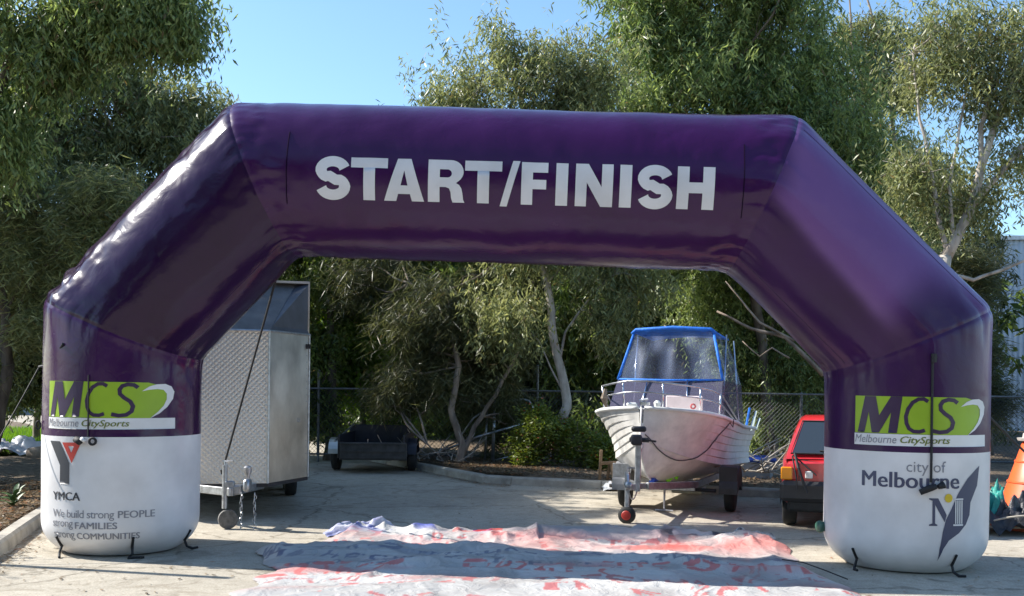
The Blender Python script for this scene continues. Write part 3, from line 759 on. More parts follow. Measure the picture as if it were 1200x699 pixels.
# drawbar
fc = (Cf+Cn)/2; hitch = G(272, 621); hitch.z = .42; hitch = Vector((hitch.x-.02, 11.45, .42))
for e in (Cf.lerp(fc, .1), Cn.lerp(fc, .1)):
    mm = MB(); mm.bar(zz(e+ax*.3, .39), hitch, .05, .09, bev=.006); part('drawbar', mm, STEEL, st)
mm = MB(); mm.box(zz(hitch, .44)+Vector((0, .12, 0)), (.2, .2, .10), bev=.01); part('hitch_plate', mm, STEEL, st)
mm = MB(); hp = P(290, 572, 11.45); mm.box(hp+Vector((0, 0, .03)), (.07, .16, .14), bev=.02); mm.lathe(hp+Vector((0, 0, .06)), (0, 0, 1), [(0, .02), (.06, .022), (.12, .045), (.17, .045), (.19, .02)], 12); part('coupling', mm, STEEL, st, auto=40)
jp = P(263, 600, 11.5)
mm = MB(); mm.tube([Vector((jp.x, jp.y, .23)), Vector((jp.x, jp.y, .72))], .03, 12); mm.tube([Vector((jp.x, jp.y, .70)), Vector((jp.x, jp.y, .76)), Vector((jp.x+.1, jp.y-.02, .765))], .012, 8); mm.box((jp.x+.05, jp.y, .5), (.12, .06, .08), bev=.01)
jw = part('jockey_stand', mm, STEEL, st, auto=40)
mm = MB(); mm.lathe((jp.x+.03, jp.y+.03, .11), (.35, -1, 0), [(0, .06), (.005, .105), (.02, .11), (.05, .11), (.065, .105), (.07, .06)], 24); part('jockey_wheel', mm, vary(mat('grey_rubber', (.13, .125, .12), .8), 20, .4), st, smooth=False, auto=40)
mm = MB()
for dx in (-.06, .0+.09):
    for s_ in (0,):
        x = hp.x+dx
        for k in range(13):
            z = .40-k*.032; c = Vector((x+.008*math.sin(k*1.9), 11.42, z))
            if k % 2: ring = [c+Vector((.012*math.cos(a), 0, .022*math.sin(a))) for a in np.linspace(0, 2*math.pi, 9)[:-1]]
            else: ring = [c+Vector((0, .012*math.cos(a), .022*math.sin(a))) for a in np.linspace(0, 2*math.pi, 9)[:-1]]
            mm.tube(ring, .004, 4, closed=True)
part('safety_chains', mm, STEEL, st, kind='stuff')
for s_ in (0.1, 2):
    pass
for sidev, base in ((1, En), (-1, Ef)):
    for k in (0, 1):
        c = base+ax*(1.9+k*.75)-lat*sidev*.14; c = zz(c, .31)
        mm = MB(); mm.lathe(c-lat*.09, lat, [(0, .2), (.01, .29), (.04, .31), (.14, .31), (.17, .29), (.18, .2)], 28); wh = part('wheel', mm, RUBBER, st, auto=40)
        mm = MB(); mm.lathe(c-lat*.095*sidev*-1, lat*sidev, [(-.02, .19), (.0, .185), (.01, .06), (.02, .05)], 20); part('rim', mm, STEEL, wh, auto=40)

# ------------------------------------------------------------------ dark open trailer
sk = thing('open_trailer', 'low black open box trailer standing in the shade by the fence', 'trailer', G(432, 556))
o = sk.location; DK = vary(mat('black_trailer_paint', (.016, .016, .024), .45), 5, .4)
GRY = vary(mat('weathered_tailgate', (.05, .048, .046), .6), 6, .5)
def wb(x, y, z): return Vector((o.x+x, o.y+y, z))
for nm, c, s, mt in (('tailgate', (0.08, 0, .42), (1.22, .035, .32), GRY), ('front_board', (-.06, 1.9, .60), (1.2, .035, .46), DK),
                     ('side_board', (-.56, .96, .50), (.035, 1.86, .42), DK), ('side_board', (.63, .96, .50), (.035, 1.86, .42), DK), ('floor', (0.03, .95, .27), (1.15, 1.86, .03), DK)):
    mm = MB(); mm.box(wb(*c), s, bev=.006); part(nm, mm, mt, sk)
for z in (.30, .42, .555):
    mm = MB(); mm.box(wb(.08, -.03, z), (1.22, .02, .018)); part('rib', mm, GRY, sk)
for sx in (-.74, .70):
    mm = MB(); mm.lathe(wb(sx-.08, .9, .27), (1, 0, 0), [(0, .2), (.01, .25), (.04, .27), (.12, .27), (.15, .25), (.16, .2)], 24); wh = part('wheel', mm, RUBBER, sk, auto=40)
    mm = MB(); rows = []
    for a in np.linspace(10, 170, 13):
        rows.append([wb(sx-.11, .9+.34*math.cos(R_(a)), .27+.34*math.sin(R_(a))), wb(sx+.11, .9+.34*math.cos(R_(a)), .27+.34*math.sin(R_(a)))])
    mm.grid(rows); mm.grid([[p+Vector((0, 0, .012)) for p in r] for r in rows]); part('mudguard', mm, ALU if sx < 0 else DK, sk, fix=False)
mm = MB(); mm.bar(wb(-.1, 1.9, .28), wb(-.1, 3.0, .28), .06, .06); part('drawbar', mm, DK, sk)
mm = MB(); mm.tube([wb(-.62, .0, .60), wb(-.56, 1.88, .84)], .018, 6); part('rope_rail', mm, STEEL, sk)

# ------------------------------------------------------------------ boat
S0 = Vector((1.64, 12.95, 0)); bk = Vector((.37, .929, 0)).normalized(); ll = Vector((bk.y, -bk.x, 0))   # ll: starboard (right)
def BP(s, w_, z): return S0+bk*s+ll*w_+Vector((0, 0, z))
def ip(tab, s):
    xs = [t[0] for t in tab]; ys = [t[1] for t in tab]; return float(np.interp(s, xs, ys))
gw = [(0, .03), (.08, .24), (.18, .44), (.35, .62), (.6, .76), (1, .86), (1.8, .90), (4, .84)]
gz = [(0, 1.375), (.6, 1.30), (1.5, 1.19), (2.5, 1.08), (4, 1.0)]
cw = [(0, .015), (.2, .12), (.5, .34), (1, .60), (1.8, .74), (4, .74)]
cz = [(0, .98), (.2, .90), (.5, .78), (1, .66), (1.8, .56), (4, .47)]
kz = [(0, .86), (.12, .70), (.3, .54), (.6, .42), (1.2, .34), (2, .30), (4, .28)]
STATS = [0, .04, .08, .13, .18, .25, .35, .45, .6, .8, 1, 1.25, 1.5, 1.8, 2.2, 2.6, 3, 3.5, 4]
HULLM = vary(mat('cream_hull_paint', (.70, .68, .645), .38), 5, .16, rough_amt=.15, bump=.15, bscale=6)
DECKM = vary(mat('white_deck', (.66, .66, .63), .45), 5, .1)
boat = thing('motor_boat', 'small white aluminium motor boat with blue framed clear canopy on its trailer', 'boat', BP(2, 0, 0))
def section(s, sd):
    pts = []
    K = (0, ip(kz, s)); Cc = (ip(cw, s), ip(cz, s)); Gg = (ip(gw, s), ip(gz, s))
    for k in range(7):
        t = k/6; pts.append((K[0]+(Cc[0]-K[0])*t, K[1]+(Cc[1]-K[1])*t - .05*math.sin(math.pi*t)*min(1, s*1.2)))
    pts.append((Cc[0]+.018*min(1, s*4), Cc[1]+.004))
    n = 6
    amp = .016*(min(1, s*5) if sd < 0 else min(1, max(0, (s-.7)*1.5)))
    for k in range(n):
        t0 = (k+.02)/n; t1 = (k+.98)/n
        for t, a in ((t0, amp), (t1, 0)):
            fl = .05*math.sin(math.pi*t)*min(1, s*2)*-1
            pts.append((Cc[0]+(Gg[0]-Cc[0])*t+fl+a, Cc[1]+(Gg[1]-Cc[1])*t))
    return pts
for sd, nm in ((-1, 'hull_side'), (1, 'hull_side')):
    mm = MB(); mm.grid([[BP(s, sd*w_, z) for w_, z in section(s, sd)] for s in STATS])
    part(nm, mm, HULLM, boat, auto=25, fix=False, label='sunlit port side of the hull' if sd < 0 else 'starboard side of the hull')
mm = MB(); sec = [BP(4, w_, z) for w_, z in section(4, 1)]; sec2 = [BP(4, -w_, z) for w_, z in section(4, -1)]
mm.add(sec+sec2[::-1], [tuple(range(len(sec)*2))]); part('transom', mm, HULLM, boat)
for sd in (-1, 1):
    mm = MB(); mm.tube([BP(s, sd*(ip(gw, s)+.012), ip(gz, s)+.012) for s in STATS], .026, 8); part('gunwale', mm, DECKM, boat, smooth=True)
mm = MB(); mm.tube([BP(0.0, 0, 1.40), BP(-.012, 0, 1.2), BP(-.012, 0, 1.0), BP(-.005, 0, .86), BP(.1, 0, .70), BP(.28, 0, .53), BP(.6, 0, .40), BP(1.2, 0, .32), BP(2, 0, .285), BP(4, 0, .265)], .016, 6); part('keel', mm, HULLM, boat, smooth=True)
# fore deck
mm = MB(); rows = []
for s in STATS[:13]:
    rows.append([BP(s, f*ip(gw, s), ip(gz, s)-.005+.05*(1-f*f)*min(1, s*3)) for f in np.linspace(-1, 1, 9)])
mm.grid(rows); part('foredeck', mm, DECKM, boat, smooth=True, fix=False)
mm = MB(); mm.grid([[BP(s, f*ip(cw, s)*.98, .56) for f in (-1, 1)] for s in (1.5, 2.5, 3.95)]); part('cockpit_floor', mm, GRY, boat, fix=False)
# windscreen (glass) + canopy
VIN = bpy.data.materials.new('clear_vinyl'); VIN.use_nodes = True; N, L, B = nodes(VIN)
tr = N.new('ShaderNodeBsdfTransparent'); tr.inputs[0].default_value = (.88, .92, 1, 1); mx = N.new('ShaderNodeMixShader')
B.inputs['Base Color'].default_value = (.26, .30, .42, 1); B.inputs['Roughness'].default_value = .2; B.inputs['Specular IOR Level'].default_value = .7
tcn = N.new('ShaderNodeTexCoord'); mpn = N.new('ShaderNodeMapping'); mpn.inputs['Scale'].default_value = (2.2, 2.2, .35); mpn.inputs['Rotation'].default_value = (0, .22, 0)
nn = N.new('ShaderNodeTexNoise'); nn.inputs['Scale'].default_value = 2.2; nn.inputs['Detail'].default_value = 0; L.new(tcn.outputs['Object'], mpn.inputs[0]); L.new(mpn.outputs[0], nn.inputs['Vector'])
bpn = N.new('ShaderNodeBump'); bpn.inputs['Strength'].default_value = 1; bpn.inputs['Distance'].default_value = .07; L.new(nn.outputs['Fac'], bpn.inputs['Height']); L.new(bpn.outputs[0], B.inputs['Normal'])
mrr = N.new('ShaderNodeMapRange'); mrr.inputs[1].default_value = .35; mrr.inputs[2].default_value = .7; mrr.inputs['To Min'].default_value = .62; mrr.inputs['To Max'].default_value = .93
L.new(nn.outputs['Fac'], mrr.inputs[0]); mx.inputs[0].default_value = .7
inv = N.new('ShaderNodeMath'); inv.operation = 'SUBTRACT'; inv.inputs[0].default_value = 1.02; L.new(mrr.outputs[0], inv.inputs[1])
L.new(inv.outputs[0], mx.inputs[0]); L.new(tr.outputs[0], mx.inputs[1]); L.new(B.outputs[0], mx.inputs[2]); L.new(mx.outputs[0], N['Material Output'].inputs[0])
TINT = bpy.data.materials.new('tinted_screen'); TINT.use_nodes = True; N, L, B = nodes(TINT)
tr = N.new('ShaderNodeBsdfTransparent'); tr.inputs[0].default_value = (.5, .48, .6, 1); mx = N.new('ShaderNodeMixShader'); mx.inputs[0].default_value = .5
B.inputs['Base Color'].default_value = (.17, .16, .24, 1); B.inputs['Roughness'].default_value = .15
L.new(tr.outputs[0], mx.inputs[1]); L.new(B.outputs[0], mx.inputs[2]); L.new(mx.outputs[0], N['Material Output'].inputs[0])
BLUE = vary(mat('blue_canvas', (.01, .15, .60), .7), 12, .25, bump=.4, bscale=25)
# canopy corners in boat frame: (s, w, z)
TLf, TRf = (1.75, -.57, 2.44), (1.75, .57, 2.44)
MLf, MRf = (1.45, -.72, 1.76), (1.45, .76, 1.76)
BLf, BRf = (1.15, -.80, 1.24), (1.15, .80, 1.24)
TLb, TRb = (2.9, -.57, 2.38), (2.9, .57, 2.38)
MLb, MRb = (2.9, -.78, 1.70), (2.9, .78, 1.70)
BLb, BRb = (2.7, -.86, 1.08), (2.7, .86, 1.08)
def B3(t): return BP(*t)
def lerp3(a, b, t): return B3(a).lerp(B3(b), t)
def sheet(name, a, b, c, d, m, bulge=.03, parent=boat, fold=0):
    mm = MB(); n = 18; rows = []; nrm = (B3(b)-B3(a)).cross(B3(d)-B3(a)).normalized()
    for i in range(n+1):
        u = i/n; p = lerp3(a, b, u); q = lerp3(d, c, u)
        rows.append([p.lerp(q, k/n)+nrm*(bulge*math.sin(math.pi*u)*math.sin(math.pi*k/n)+fold*math.sin(u*19+k*.25)*math.sin(math.pi*k/n)) for k in range(n+1)])
    mm.grid(rows); return part(name, mm, m, parent, smooth=True, fix=False)
sheet('canopy_window', MLf, MRf, TRf, TLf, VIN, .05, fold=.006)
sheet('canopy_window', MLf, MLb, TLb, TLf, VIN, .02, fold=.005)
sheet('canopy_window', MRf, MRb, TRb, TRf, VIN, .02, fold=.005)
sheet('windscreen', BLf, BRf, MRf, MLf, TINT, .02)
sheet('windscreen', BLf, BLb, MLb, MLf, TINT, .01)
sheet('windscreen', BRf, BRb, MRb, MRf, TINT, .01)
mm = MB(); n = 10; rows = []
for i in range(n+1):
    s = 1.70+(2.95-1.70)*i/n
    rows.append([BP(s, -.59+1.18*k/n, 2.44-.06*(i/n)+.05*math.sin(math.pi*k/n)+.01*math.sin(i*1.7)) for k in range(n+1)])
mm.grid(rows); roof = part('canopy_roof', mm, BLUE, boat, smooth=True, fix=False)
def btube(name, pts, r, m, parent=boat, n=8): mm = MB(); mm.tube([B3(p) for p in pts], r, n); return part(name, mm, m, parent, smooth=True)
btube('canopy_trim', [(1.74, -.60, 2.42), (1.72, -.54, 2.47), (1.71, 0, 2.50), (1.72, .54, 2.47), (1.74, .60, 2.42)], .026, BLUE)
btube('canopy_trim', [TLf, MLf], .019, BLUE); btube('canopy_trim', [TRf, MRf], .020, BLUE)
btube('canopy_trim', [MLf, (1.40, 0, 1.75), MRf], .014, BLUE)
btube('canopy_trim', [TRf, TRb], .018, BLUE); btube('canopy_trim', [TLf, TLb], .018, BLUE)
btube('canopy_frame', [(2.0, .66, 1.12), (2.3, .66, 2.42)], .014, CHROME); btube('canopy_frame', [(2.85, .76, 1.1), (2.9, .66, 2.36)], .014, CHROME); btube('canopy_frame', [(2.0, -.66, 1.12), (2.3, -.66, 2.42)], .014, CHROME)
for x in (-.28, .28): btube('windscreen_frame', [(1.14, x*1.2, 1.25), (1.41, x, 1.75)], .012, CHROME)
# bow rails
def rail(z0, out, s_end, r=.0135):
    pts = [(s_end, -(ip(gw, s_end)-.02), ip(gz, s_end)+.03)]
    for s in (1.2, .8, .45, .2): pts.append((s-out, -(ip(gw, s)*.93), ip(gz, s)+z0*(1 if s < 1 else .95)))
    pts.append((-.06-out, -.16, ip(gz, 0)+z0+.01)); pts.append((-.06-out, .16, ip(gz, 0)+z0+.01))
    for s in (.2, .45, .8, 1.2): pts.append((s-out, (ip(gw, s)*.93), ip(gz, s)+z0*(1 if s < 1 else .95)))
    pts.append((s_end, (ip(gw, s_end)-.02), ip(gz, s_end)+.03))
    return pts
btube('bow_rail', rail(.34, .05, 2.3), .0115, STEEL)
btube('bow_rail', rail(.20, .03, 1.9), .0095, STEEL)
for s in (.1, .5, 1.1):
    for sd in (-1, 1): btube('rail_post', [(s, sd*ip(gw, s)*.9, ip(gz, s)), (s-.04, sd*ip(gw, s)*.93, ip(gz, s)+.335)], .011, CHROME)
mm = MB(); mm.box(BP(1.0, .33, 1.44), (.50, .03, .20), Matrix.Rotation(math.atan2(ll.y, ll.x), 3, 'Z'), bev=.012); part('hatch_cover', mm, vary(mat('faded_pink_white', (.62, .52, .52), .5), 6, .1), boat)
mm = MB(); mm.box(BP(.18, 0, 1.44), (.1, .16, .05), Matrix.Rotation(math.atan2(ll.y, ll.x), 3, 'Z'), bev=.01); mm.tube([BP(.1, -.05, 1.48), BP(.1, .06, 1.50)], .016, 6); part('bow_roller', mm, STEEL, boat)
mm = MB(); mm.box(BP(.35, -.22, 1.42), (.14, .06, .06), bev=.02); part('deck_light', mm, DECKM, boat)
mm = MB(); mm.lathe(BP(.35, .12, 1.40), (0, 0, 1), [(0, .04), (.05, .05), (.08, .02)], 10); part('deck_cleat', mm, DECKM, boat)
mm = MB(); mm.tube([BP(.42, .57, 1.36)+Vector((.03*math.cos(a), 0, .05+.03*math.sin(a))) for a in np.linspace(0, 2*math.pi, 9)[:-1]], .012, 6, closed=True); part('red_fitting', mm, mat('faded_red', (.55, .12, .12), .5), boat)
# mooring rope draped round the starboard bow
mm = MB(); pts = []
for t in np.linspace(0, 1, 26):
    s = .02+1.35*t; w_ = .0; z = 1.05-(math.sin(math.pi*min(1, t*1.0))*.42)+.13*t
    # find hull half width at this z by interpolation of the section
    sc_ = section(s, 1); zs = [q[1] for q in sc_]; ws = [q[0] for q in sc_]; zz_ = max(z, zs[3]+.02) if t < .92 else z
    k = np.argsort(zs); w_ = float(np.interp(zz_, np.array(zs)[k], np.array(ws)[k])); pts.append(BP(s, w_+.014, zz_))
pts += [BP(1.42, ip(gw, 1.42)+.03, 1.12), BP(1.42, ip(gw, 1.42)+.04, ip(gz, 1.42)+.03)]
mm.tube(pts, .008, 5); part('mooring_line', mm, mat('grey_rope', (.09, .085, .09), .9), boat)
# rod holders/fittings at the stern
for k, (s, w_, h) in enumerate(((3.3, .86, .22), (3.6, .84, .30), (3.85, .86, .18), (3.9, .70, .34))):
    mm = MB(); mm.tube([BP(s, w_, 1.0), BP(s+.06, w_+.05, 1.0+h)], .02, 7); part('rod_holder', mm, BLUE if k == 3 else CHROME, boat)
mm = MB(); mm.box(BP(4.18, 0, 1.12), (.34, .42, .40), Matrix.Rotation(math.atan2(ll.y, ll.x), 3, 'Z'), bev=.08); mm.tube([BP(4.18, 0, .95), BP(4.22, 0, .35)], [.09, .06], 10); part('outboard_motor', mm, DARKMETAL, boat, auto=50)
mm = MB(); mm.box(BP(2.1, 0, .86), (.5, .45, .5), Matrix.Rotation(math.atan2(ll.y, ll.x), 3, 'Z'), bev=.05); part('seat', mm, DECKM, boat)
# old cloth hanging on the port rail
mm = MB(); mm.tube([BP(.28, -.56, 1.62), BP(.26, -.57, 1.5), BP(.30, -.55, 1.38)], [.02, .05, .015], 7); part('cloth', mm, vary(mat('brown_rag', (.2, .16, .12), .9), 14, .4), boat)

# boat trailer ---------------------------------------------------------
bt = thing('boat_trailer', 'galvanised boat trailer with red-hubbed jockey wheel under the white boat', 'boat trailer', BP(1.2, 0, 0))
def Q(s, w_, z): return BP(s, w_, z)
jk = G(734.5, 613.5); rel = jk-S0; js, jl = rel.dot(bk), rel.dot(ll)
axS = 1.15
cpl = Q(js-.05, jl+.02, .44)
def tb(name, mm, m, auto=None, parent=bt, label=None): return part(name, mm, m, parent, auto=auto, label=label)
mm = MB(); mm.bar(cpl, Q(.25, 0, .38), .07, .07, bev=.006); mm.bar(Q(.24, 0, .38), Q(3.1, 0, .22), .06, .07, bev=.006); tb('drawbar', mm, STEEL)
for sd in (-1, 1):
    mm = MB(); mm.bar(Q(.15, sd*.05, .385), Q(.95, sd*.52, .36), .05, .09, bev=.005); mm.bar(Q(.95, sd*.52, .36), Q(3.2, sd*.52, .36), .05, .09, bev=.005); tb('side_rail', mm, STEEL)
for s in (.95, 1.9, 2.9):
    mm = MB(); mm.bar(Q(s, -.5, .30), Q(s, .5, .30), .05, .05); tb('cross_member', mm, STEEL)
mm = MB(); mm.tube([Q(axS, -.74, .27), Q(axS, .74, .27)], .025, 8); tb('axle', mm, DARKMETAL)
wl = G(733, 593.5); wr = G(856, 599.5)
for kx, c in ((0, wl), (1, wr)):
    axv = (wr-wl).normalized(); c = Vector((c.x, c.y, .255))
    mm = MB(); mm.lathe(c-axv*.075, axv, [(0, .17), (.01, .235), (.035, .255), (.115, .255), (.14, .235), (.15, .17)], 30); wh = tb('wheel', mm, RUBBER, 40)
    mm = MB(); mm.lathe(c-axv*.06, axv, [(0, .16), (.06, .15), (.115, .06), (.13, .055)], 18); tb('rim', mm, STEEL, 40, wh)
    mm = MB(); rows = []; fw = Vector((axv.y, -axv.x, 0))
    for a in np.linspace(-5, 185, 17):
        e = c+fw*.34*math.cos(R_(a))+Vector((0, 0, .33*math.sin(R_(a))+.03)); rows.append([e-axv*.12, e+axv*.12])
    mm.grid(rows); mm.grid([[p+Vector((0, 0, .008)) for p in r] for r in rows])
    for e in (0, 1):
        edge = [r[e] for r in rows]; m0 = c+axv*(-.12 if e == 0 else .12)+Vector((0, 0, .1))
        if e == 1: mm.add(edge+[m0], [tuple(range(len(edge)+1))])
    part('mudguard', mm, vary(mat('mudguard_grey', (.22, .23, .25), .5), 8, .3) if kx == 0 else vary(mat('mudguard_dark', (.03, .032, .036), .5), 8, .3), bt, fix=False)
    # drop skirt facing forwards, as the folded guards have
    mm = MB(); mm.box(c+fw*(.30 if fw.y < 0 else -.30)+Vector((0, 0, .18)), (.24, .02, .36), Matrix.Rotation(math.atan2(axv.y, axv.x), 3, 'Z'), bev=.005)
    tb('mud_flap', mm, STEEL if kx == 0 else DARKMETAL)
# winch post
wp = P(747, 540, 12.62); wx = Vector((wp.x, wp.y, 0))
mm = MB(); mm.bar(zz(wx, .36), zz(wx, 1.06)+bk*.05, .07, .07, bev=.006); mm.bar(zz(wx, .8)+bk*.04, Q(.06, 0, .93), .04, .04); tb('winch_post', mm, STEEL)
mm = MB(); mm.box(zz(wx, 1.0)-bk*.06, (.13, .14, .13), bev=.02); mm.tube([zz(wx, 1.0)+ll*-.1, zz(wx, 1.0)+ll*.14], .03, 10); mm.box(zz(wx, 1.13)+bk*.05, (.18, .1, .07), bev=.02)
tb('winch', mm, DARKMETAL, 40)
mm = MB(); mm.tube([zz(wx, 1.0)+ll*.14-bk*.05, zz(wx, .99)+ll*.24-bk*.05, zz(wx, .99)+ll*.25-bk*.14], .011, 7); tb('winch_handle', mm, BLACK)
mm = MB(); jx = jk; mm.tube([zz(jx, .16), zz(jx, .62)], .03, 10); mm.tube([zz(jx, .60), zz(jx, .67), zz(jx, .67)+Vector((.09, 0, 0))], .011, 7); mm.bar(zz(jx, .25)+Vector((-.0, .06, 0)), zz(jx, .10)+Vector((.0, .07, 0)), .05, .02)
mm.bar(zz(jx, .42), cpl, .05, .06); tb('jockey_stand', mm, STEEL)
mm = MB(); wd = Vector((-.35, -1, 0)).normalized()
mm.lathe(zz(jx, .1)-wd*.045, wd, [(0, .06), (.004, .09), (.02, .105), (.07, .105), (.086, .09), (.09, .06)], 26); jw2 = tb('jockey_wheel', mm, RUBBER, 40)
jw2.rotation_euler = (0, 0, 0)
mm = MB(); mm.lathe(zz(jx, .1)+wd*.047, wd, [(-.05, .05), (0, .058), (.008, .05), (.012, .02)], 18); part('hub', mm, mat('red_hub', (.42, .03, .02), .5), jw2)
mm = MB(); mm.box(cpl+Vector((0, -.03, .03)), (.09, .2, .09), bev=.025); mm.tube([cpl+Vector((0, -.05, .05)), cpl+Vector((0, .03, .15))], .015, 7); tb('coupling', mm, STEEL, 50)
mm = MB(); mm.bar(Q(.5, .02, .43), Q(1.0, .0, .43), .07, .05); tb('keel_roller', mm, mat('blue_roller', (.02, .08, .5), .5), label='blue keel roller')
mm = MB(); mm.tube([Q(.95, .12, .38), Q(.97, .2, .46), Q(.98, .26, .43)], .028, 6); tb('tie_strap', mm, mat('lime_strap', (.25, .75, .03), .6), label='lime green tie-down strap')
mm = MB(); mm.box(Q(1.5, .3, .235), (.42, .3, .09), Matrix.Rotation(math.atan2(ll.y, ll.x), 3, 'Z'), bev=.01); tb('number_board', mm, vary(mat('cream_board', (.5, .45, .33), .6), 9, .15))
mm = MB(); mm.tube([Q(.9, .1, .30), Q(.8, .12, .12), Q(.72, .14, .02)], .014, 6); mm.tube([Q(.72, .02, .02), Q(.72, .26, .02)], .014, 6); tb('prop_stand', mm, STEEL)
mm = MB(); pts = [cpl+Vector((.02, 0, -.03))]+[cpl.lerp(zz(wx, .4), t)+Vector((0, -.02, -.12*math.sin(math.pi*t)-.02)) for t in np.linspace(.1, 1, 8)]; mm.tube(pts, .009, 5); tb('safety_chain', mm, STEEL)

# ------------------------------------------------------------------ red car
GLASSD = mat('car_glass', (.03, .04, .05), .06); GLASSD.node_tree.nodes['Principled BSDF'].inputs['Coat Weight'].default_value = .6
def car(name, label, loc, rz, paint, W_=.80, L_=3.6, H_=1.32, wheel=.27):
    """local frame: x to the right, y forward (rear bumper at y=0)"""
    c = thing(name, label, 'car', loc, rz=rz, local=True)
    def hb(y):  # half width at the waist
        return W_*float(np.interp(y, [0, .06, .35, 1, 2.8, 3.3, L_], [.90, .955, .99, 1, 1, .96, .84]))
    def belt(y): return float(np.interp(y, [0, .12, .5, 2.5, 3.45, L_], [.78, .84, .86, .82, .70, .60]))
    def sill(y): return float(np.interp(y, [0, .3, 3.2, L_], [.34, .22, .22, .34]))
    rows = []; ys = [0, .03, .08, .16, .35, .7, 1.2, 1.8, 2.4, 2.8, 3.1, 3.35, 3.5, L_-.03, L_]
    for y in ys:
        b_, s_, h = belt(y), sill(y), hb(y); e = .9 if y in (0, L_) else 1
        ring = [(h*.86*e, s_), (h*.97*e, s_+.08), (h*e, (s_+b_)/2+.03), (h*.985*e, b_-.06), (h*.94*e, b_-.012), (h*.86*e, b_), (0, b_+.025)]
        ring = [(x, z) for x, z in ring]; full = ring+[(-x, z) for x, z in ring[::-1]][1:]
        rows.append([(x, y, z) for x, z in full])
    mm = MB(); mm.grid(rows); mm.add(rows[0], [tuple(range(len(rows[0])))]); mm.add(rows[-1], [tuple(range(len(rows[0])-1, -1, -1))])
    rows2 = [[r[0], r[-1]] for r in rows]; mm.grid(rows2)
    body = part('body', mm, paint, c, auto=35)
    # cabin
    cab = []
    for y, z, e in ((.06, .83, .93), (.24, .985, .88), (.42, 1.15, .80), (.53, H_-.055, .745), (.68, H_-.008, .72), (1.1, H_, .73), (1.9, H_-.015, .73), (2.05, H_-.06, .76), (2.35, 1.1, .84), (2.75, .80, .93)):
        lo = belt(y)-.015; h = W_*.95; k = e*W_; z = max(z, lo+.004)
        kk = h*.985+(k-h*.985)*1.0
        cab.append([(h*.99, y, lo), (h*.985+(k-h*.985)*.55, y, lo+(z-lo)*.6), (k, y, z-.035*min(1, (z-lo)*3)), (k*.90, y, z), (0, y, z+.012), (-k*.90, y, z), (-k, y, z-.035*min(1, (z-lo)*3)), (-(h*.985+(k-h*.985)*.55), y, lo+(z-lo)*.6), (-h*.99, y, lo)])
    mm = MB(); mm.grid(cab); part('cabin', mm, paint, c, auto=40)
    # rear window lying on the hatch
    def hatch(u, v, off=.012):    # u -1..1, v 0..1
        y0, z0, y1, z1 = .10, .875, .50, H_-.075
        y = y0+(y1-y0)*v; z = z0+(z1-z0)*v; hw = W_*(.86-.16*v); n = Vector((0, -(z1-z0), (y1-y0))).normalized()
        return Vector((u*hw, y, z))+n*(off+.012)
    mm = MB(); mm.grid([[hatch(u, v) for u in np.linspace(-.98, .98, 9)] for v in np.linspace(0, 1, 6)]); part('rear_window', mm, GLASSD, c, smooth=True, fix=False)
    mm = MB(); per = [hatch(u, v, .014) for u, v in [(-1, 0), (0, 0), (1, 0), (1, .5), (1, 1), (0, 1.0), (-1, 1), (-1, .5)]]; mm.tube(per, .010, 5, closed=True); part('window_seal', mm, RUBBER, c)
    for sx in (-1, 1):
        mm = MB()
        def sw(y, v):
            z0 = belt(y)+.02; z1 = H_-.10; x = W_*.95*.99+(.735*W_-W_*.95*.99)*v
            return (sx*(x+.012), y, z0+(z1-z0)*v)
        for ya, yb, yc, yd in ((.55, 1.25, 1.25, .75), (1.32, 2.35, 1.98, 1.32)):
            mm.grid([[sw(ya+(yb-ya)*t, 0) for t in np.linspace(0, 1, 5)], [sw(yd+(yc-yd)*t, 1) for t in np.linspace(0, 1, 5)]])
        part('side_window', mm, GLASSD, c, fix=False)
    mm = MB(); mm.grid([[(u*W_*(.90-.16*v), 2.66-.56*v, .86+(H_-.09-.86)*v+.015) for u in (-1, -.5, 0, .5, 1)] for v in np.linspace(0, 1, 5)]); part('windscreen', mm, GLASSD, c, fix=False)
    for y, yy in ((-.035, 0), (L_+.03, 1)):
        mm = MB(); mm.box((0, y+.03 if yy == 0 else y-.03, .46), (W_*2.02, .17, .24), bev=.045); part('bumper', mm, vary(mat('bumper_black', (.028, .028, .03), .6), 8, .2), c)
    mm = MB(); mm.box((0, .02, .29), (W_*1.8, .12, .14), bev=.03); part('lower_valance', mm, RUBBER, c)
    for sx in (-1, 1):
        lamp = MB(); lamp.box((sx*W_*.86, .015, .655), (.16, .05, .14), bev=.012); la = part('tail_light', lamp, vary(mat('red_lens', (.45, .012, .01), .15), 20, .1), c)
        l2 = MB(); l2.box((sx*W_*.915, -.001, .665), (.13, .05, .15), bev=.012); part('indicator_lens', l2, mat('amber_lens', (.85, .30, .01), .2), la)
        l3 = MB(); l3.box((sx*W_*.60, -.012, .655), (.085, .03, .085), bev=.008); part('reversing_lens', l3, mat('clear_lens', (.75, .72, .7), .2), la)
        h = MB(); h.box((sx*W_*.72, L_-.005, .60), (.26, .06, .14), bev=.02); part('headlight', h, GLASSD, c)
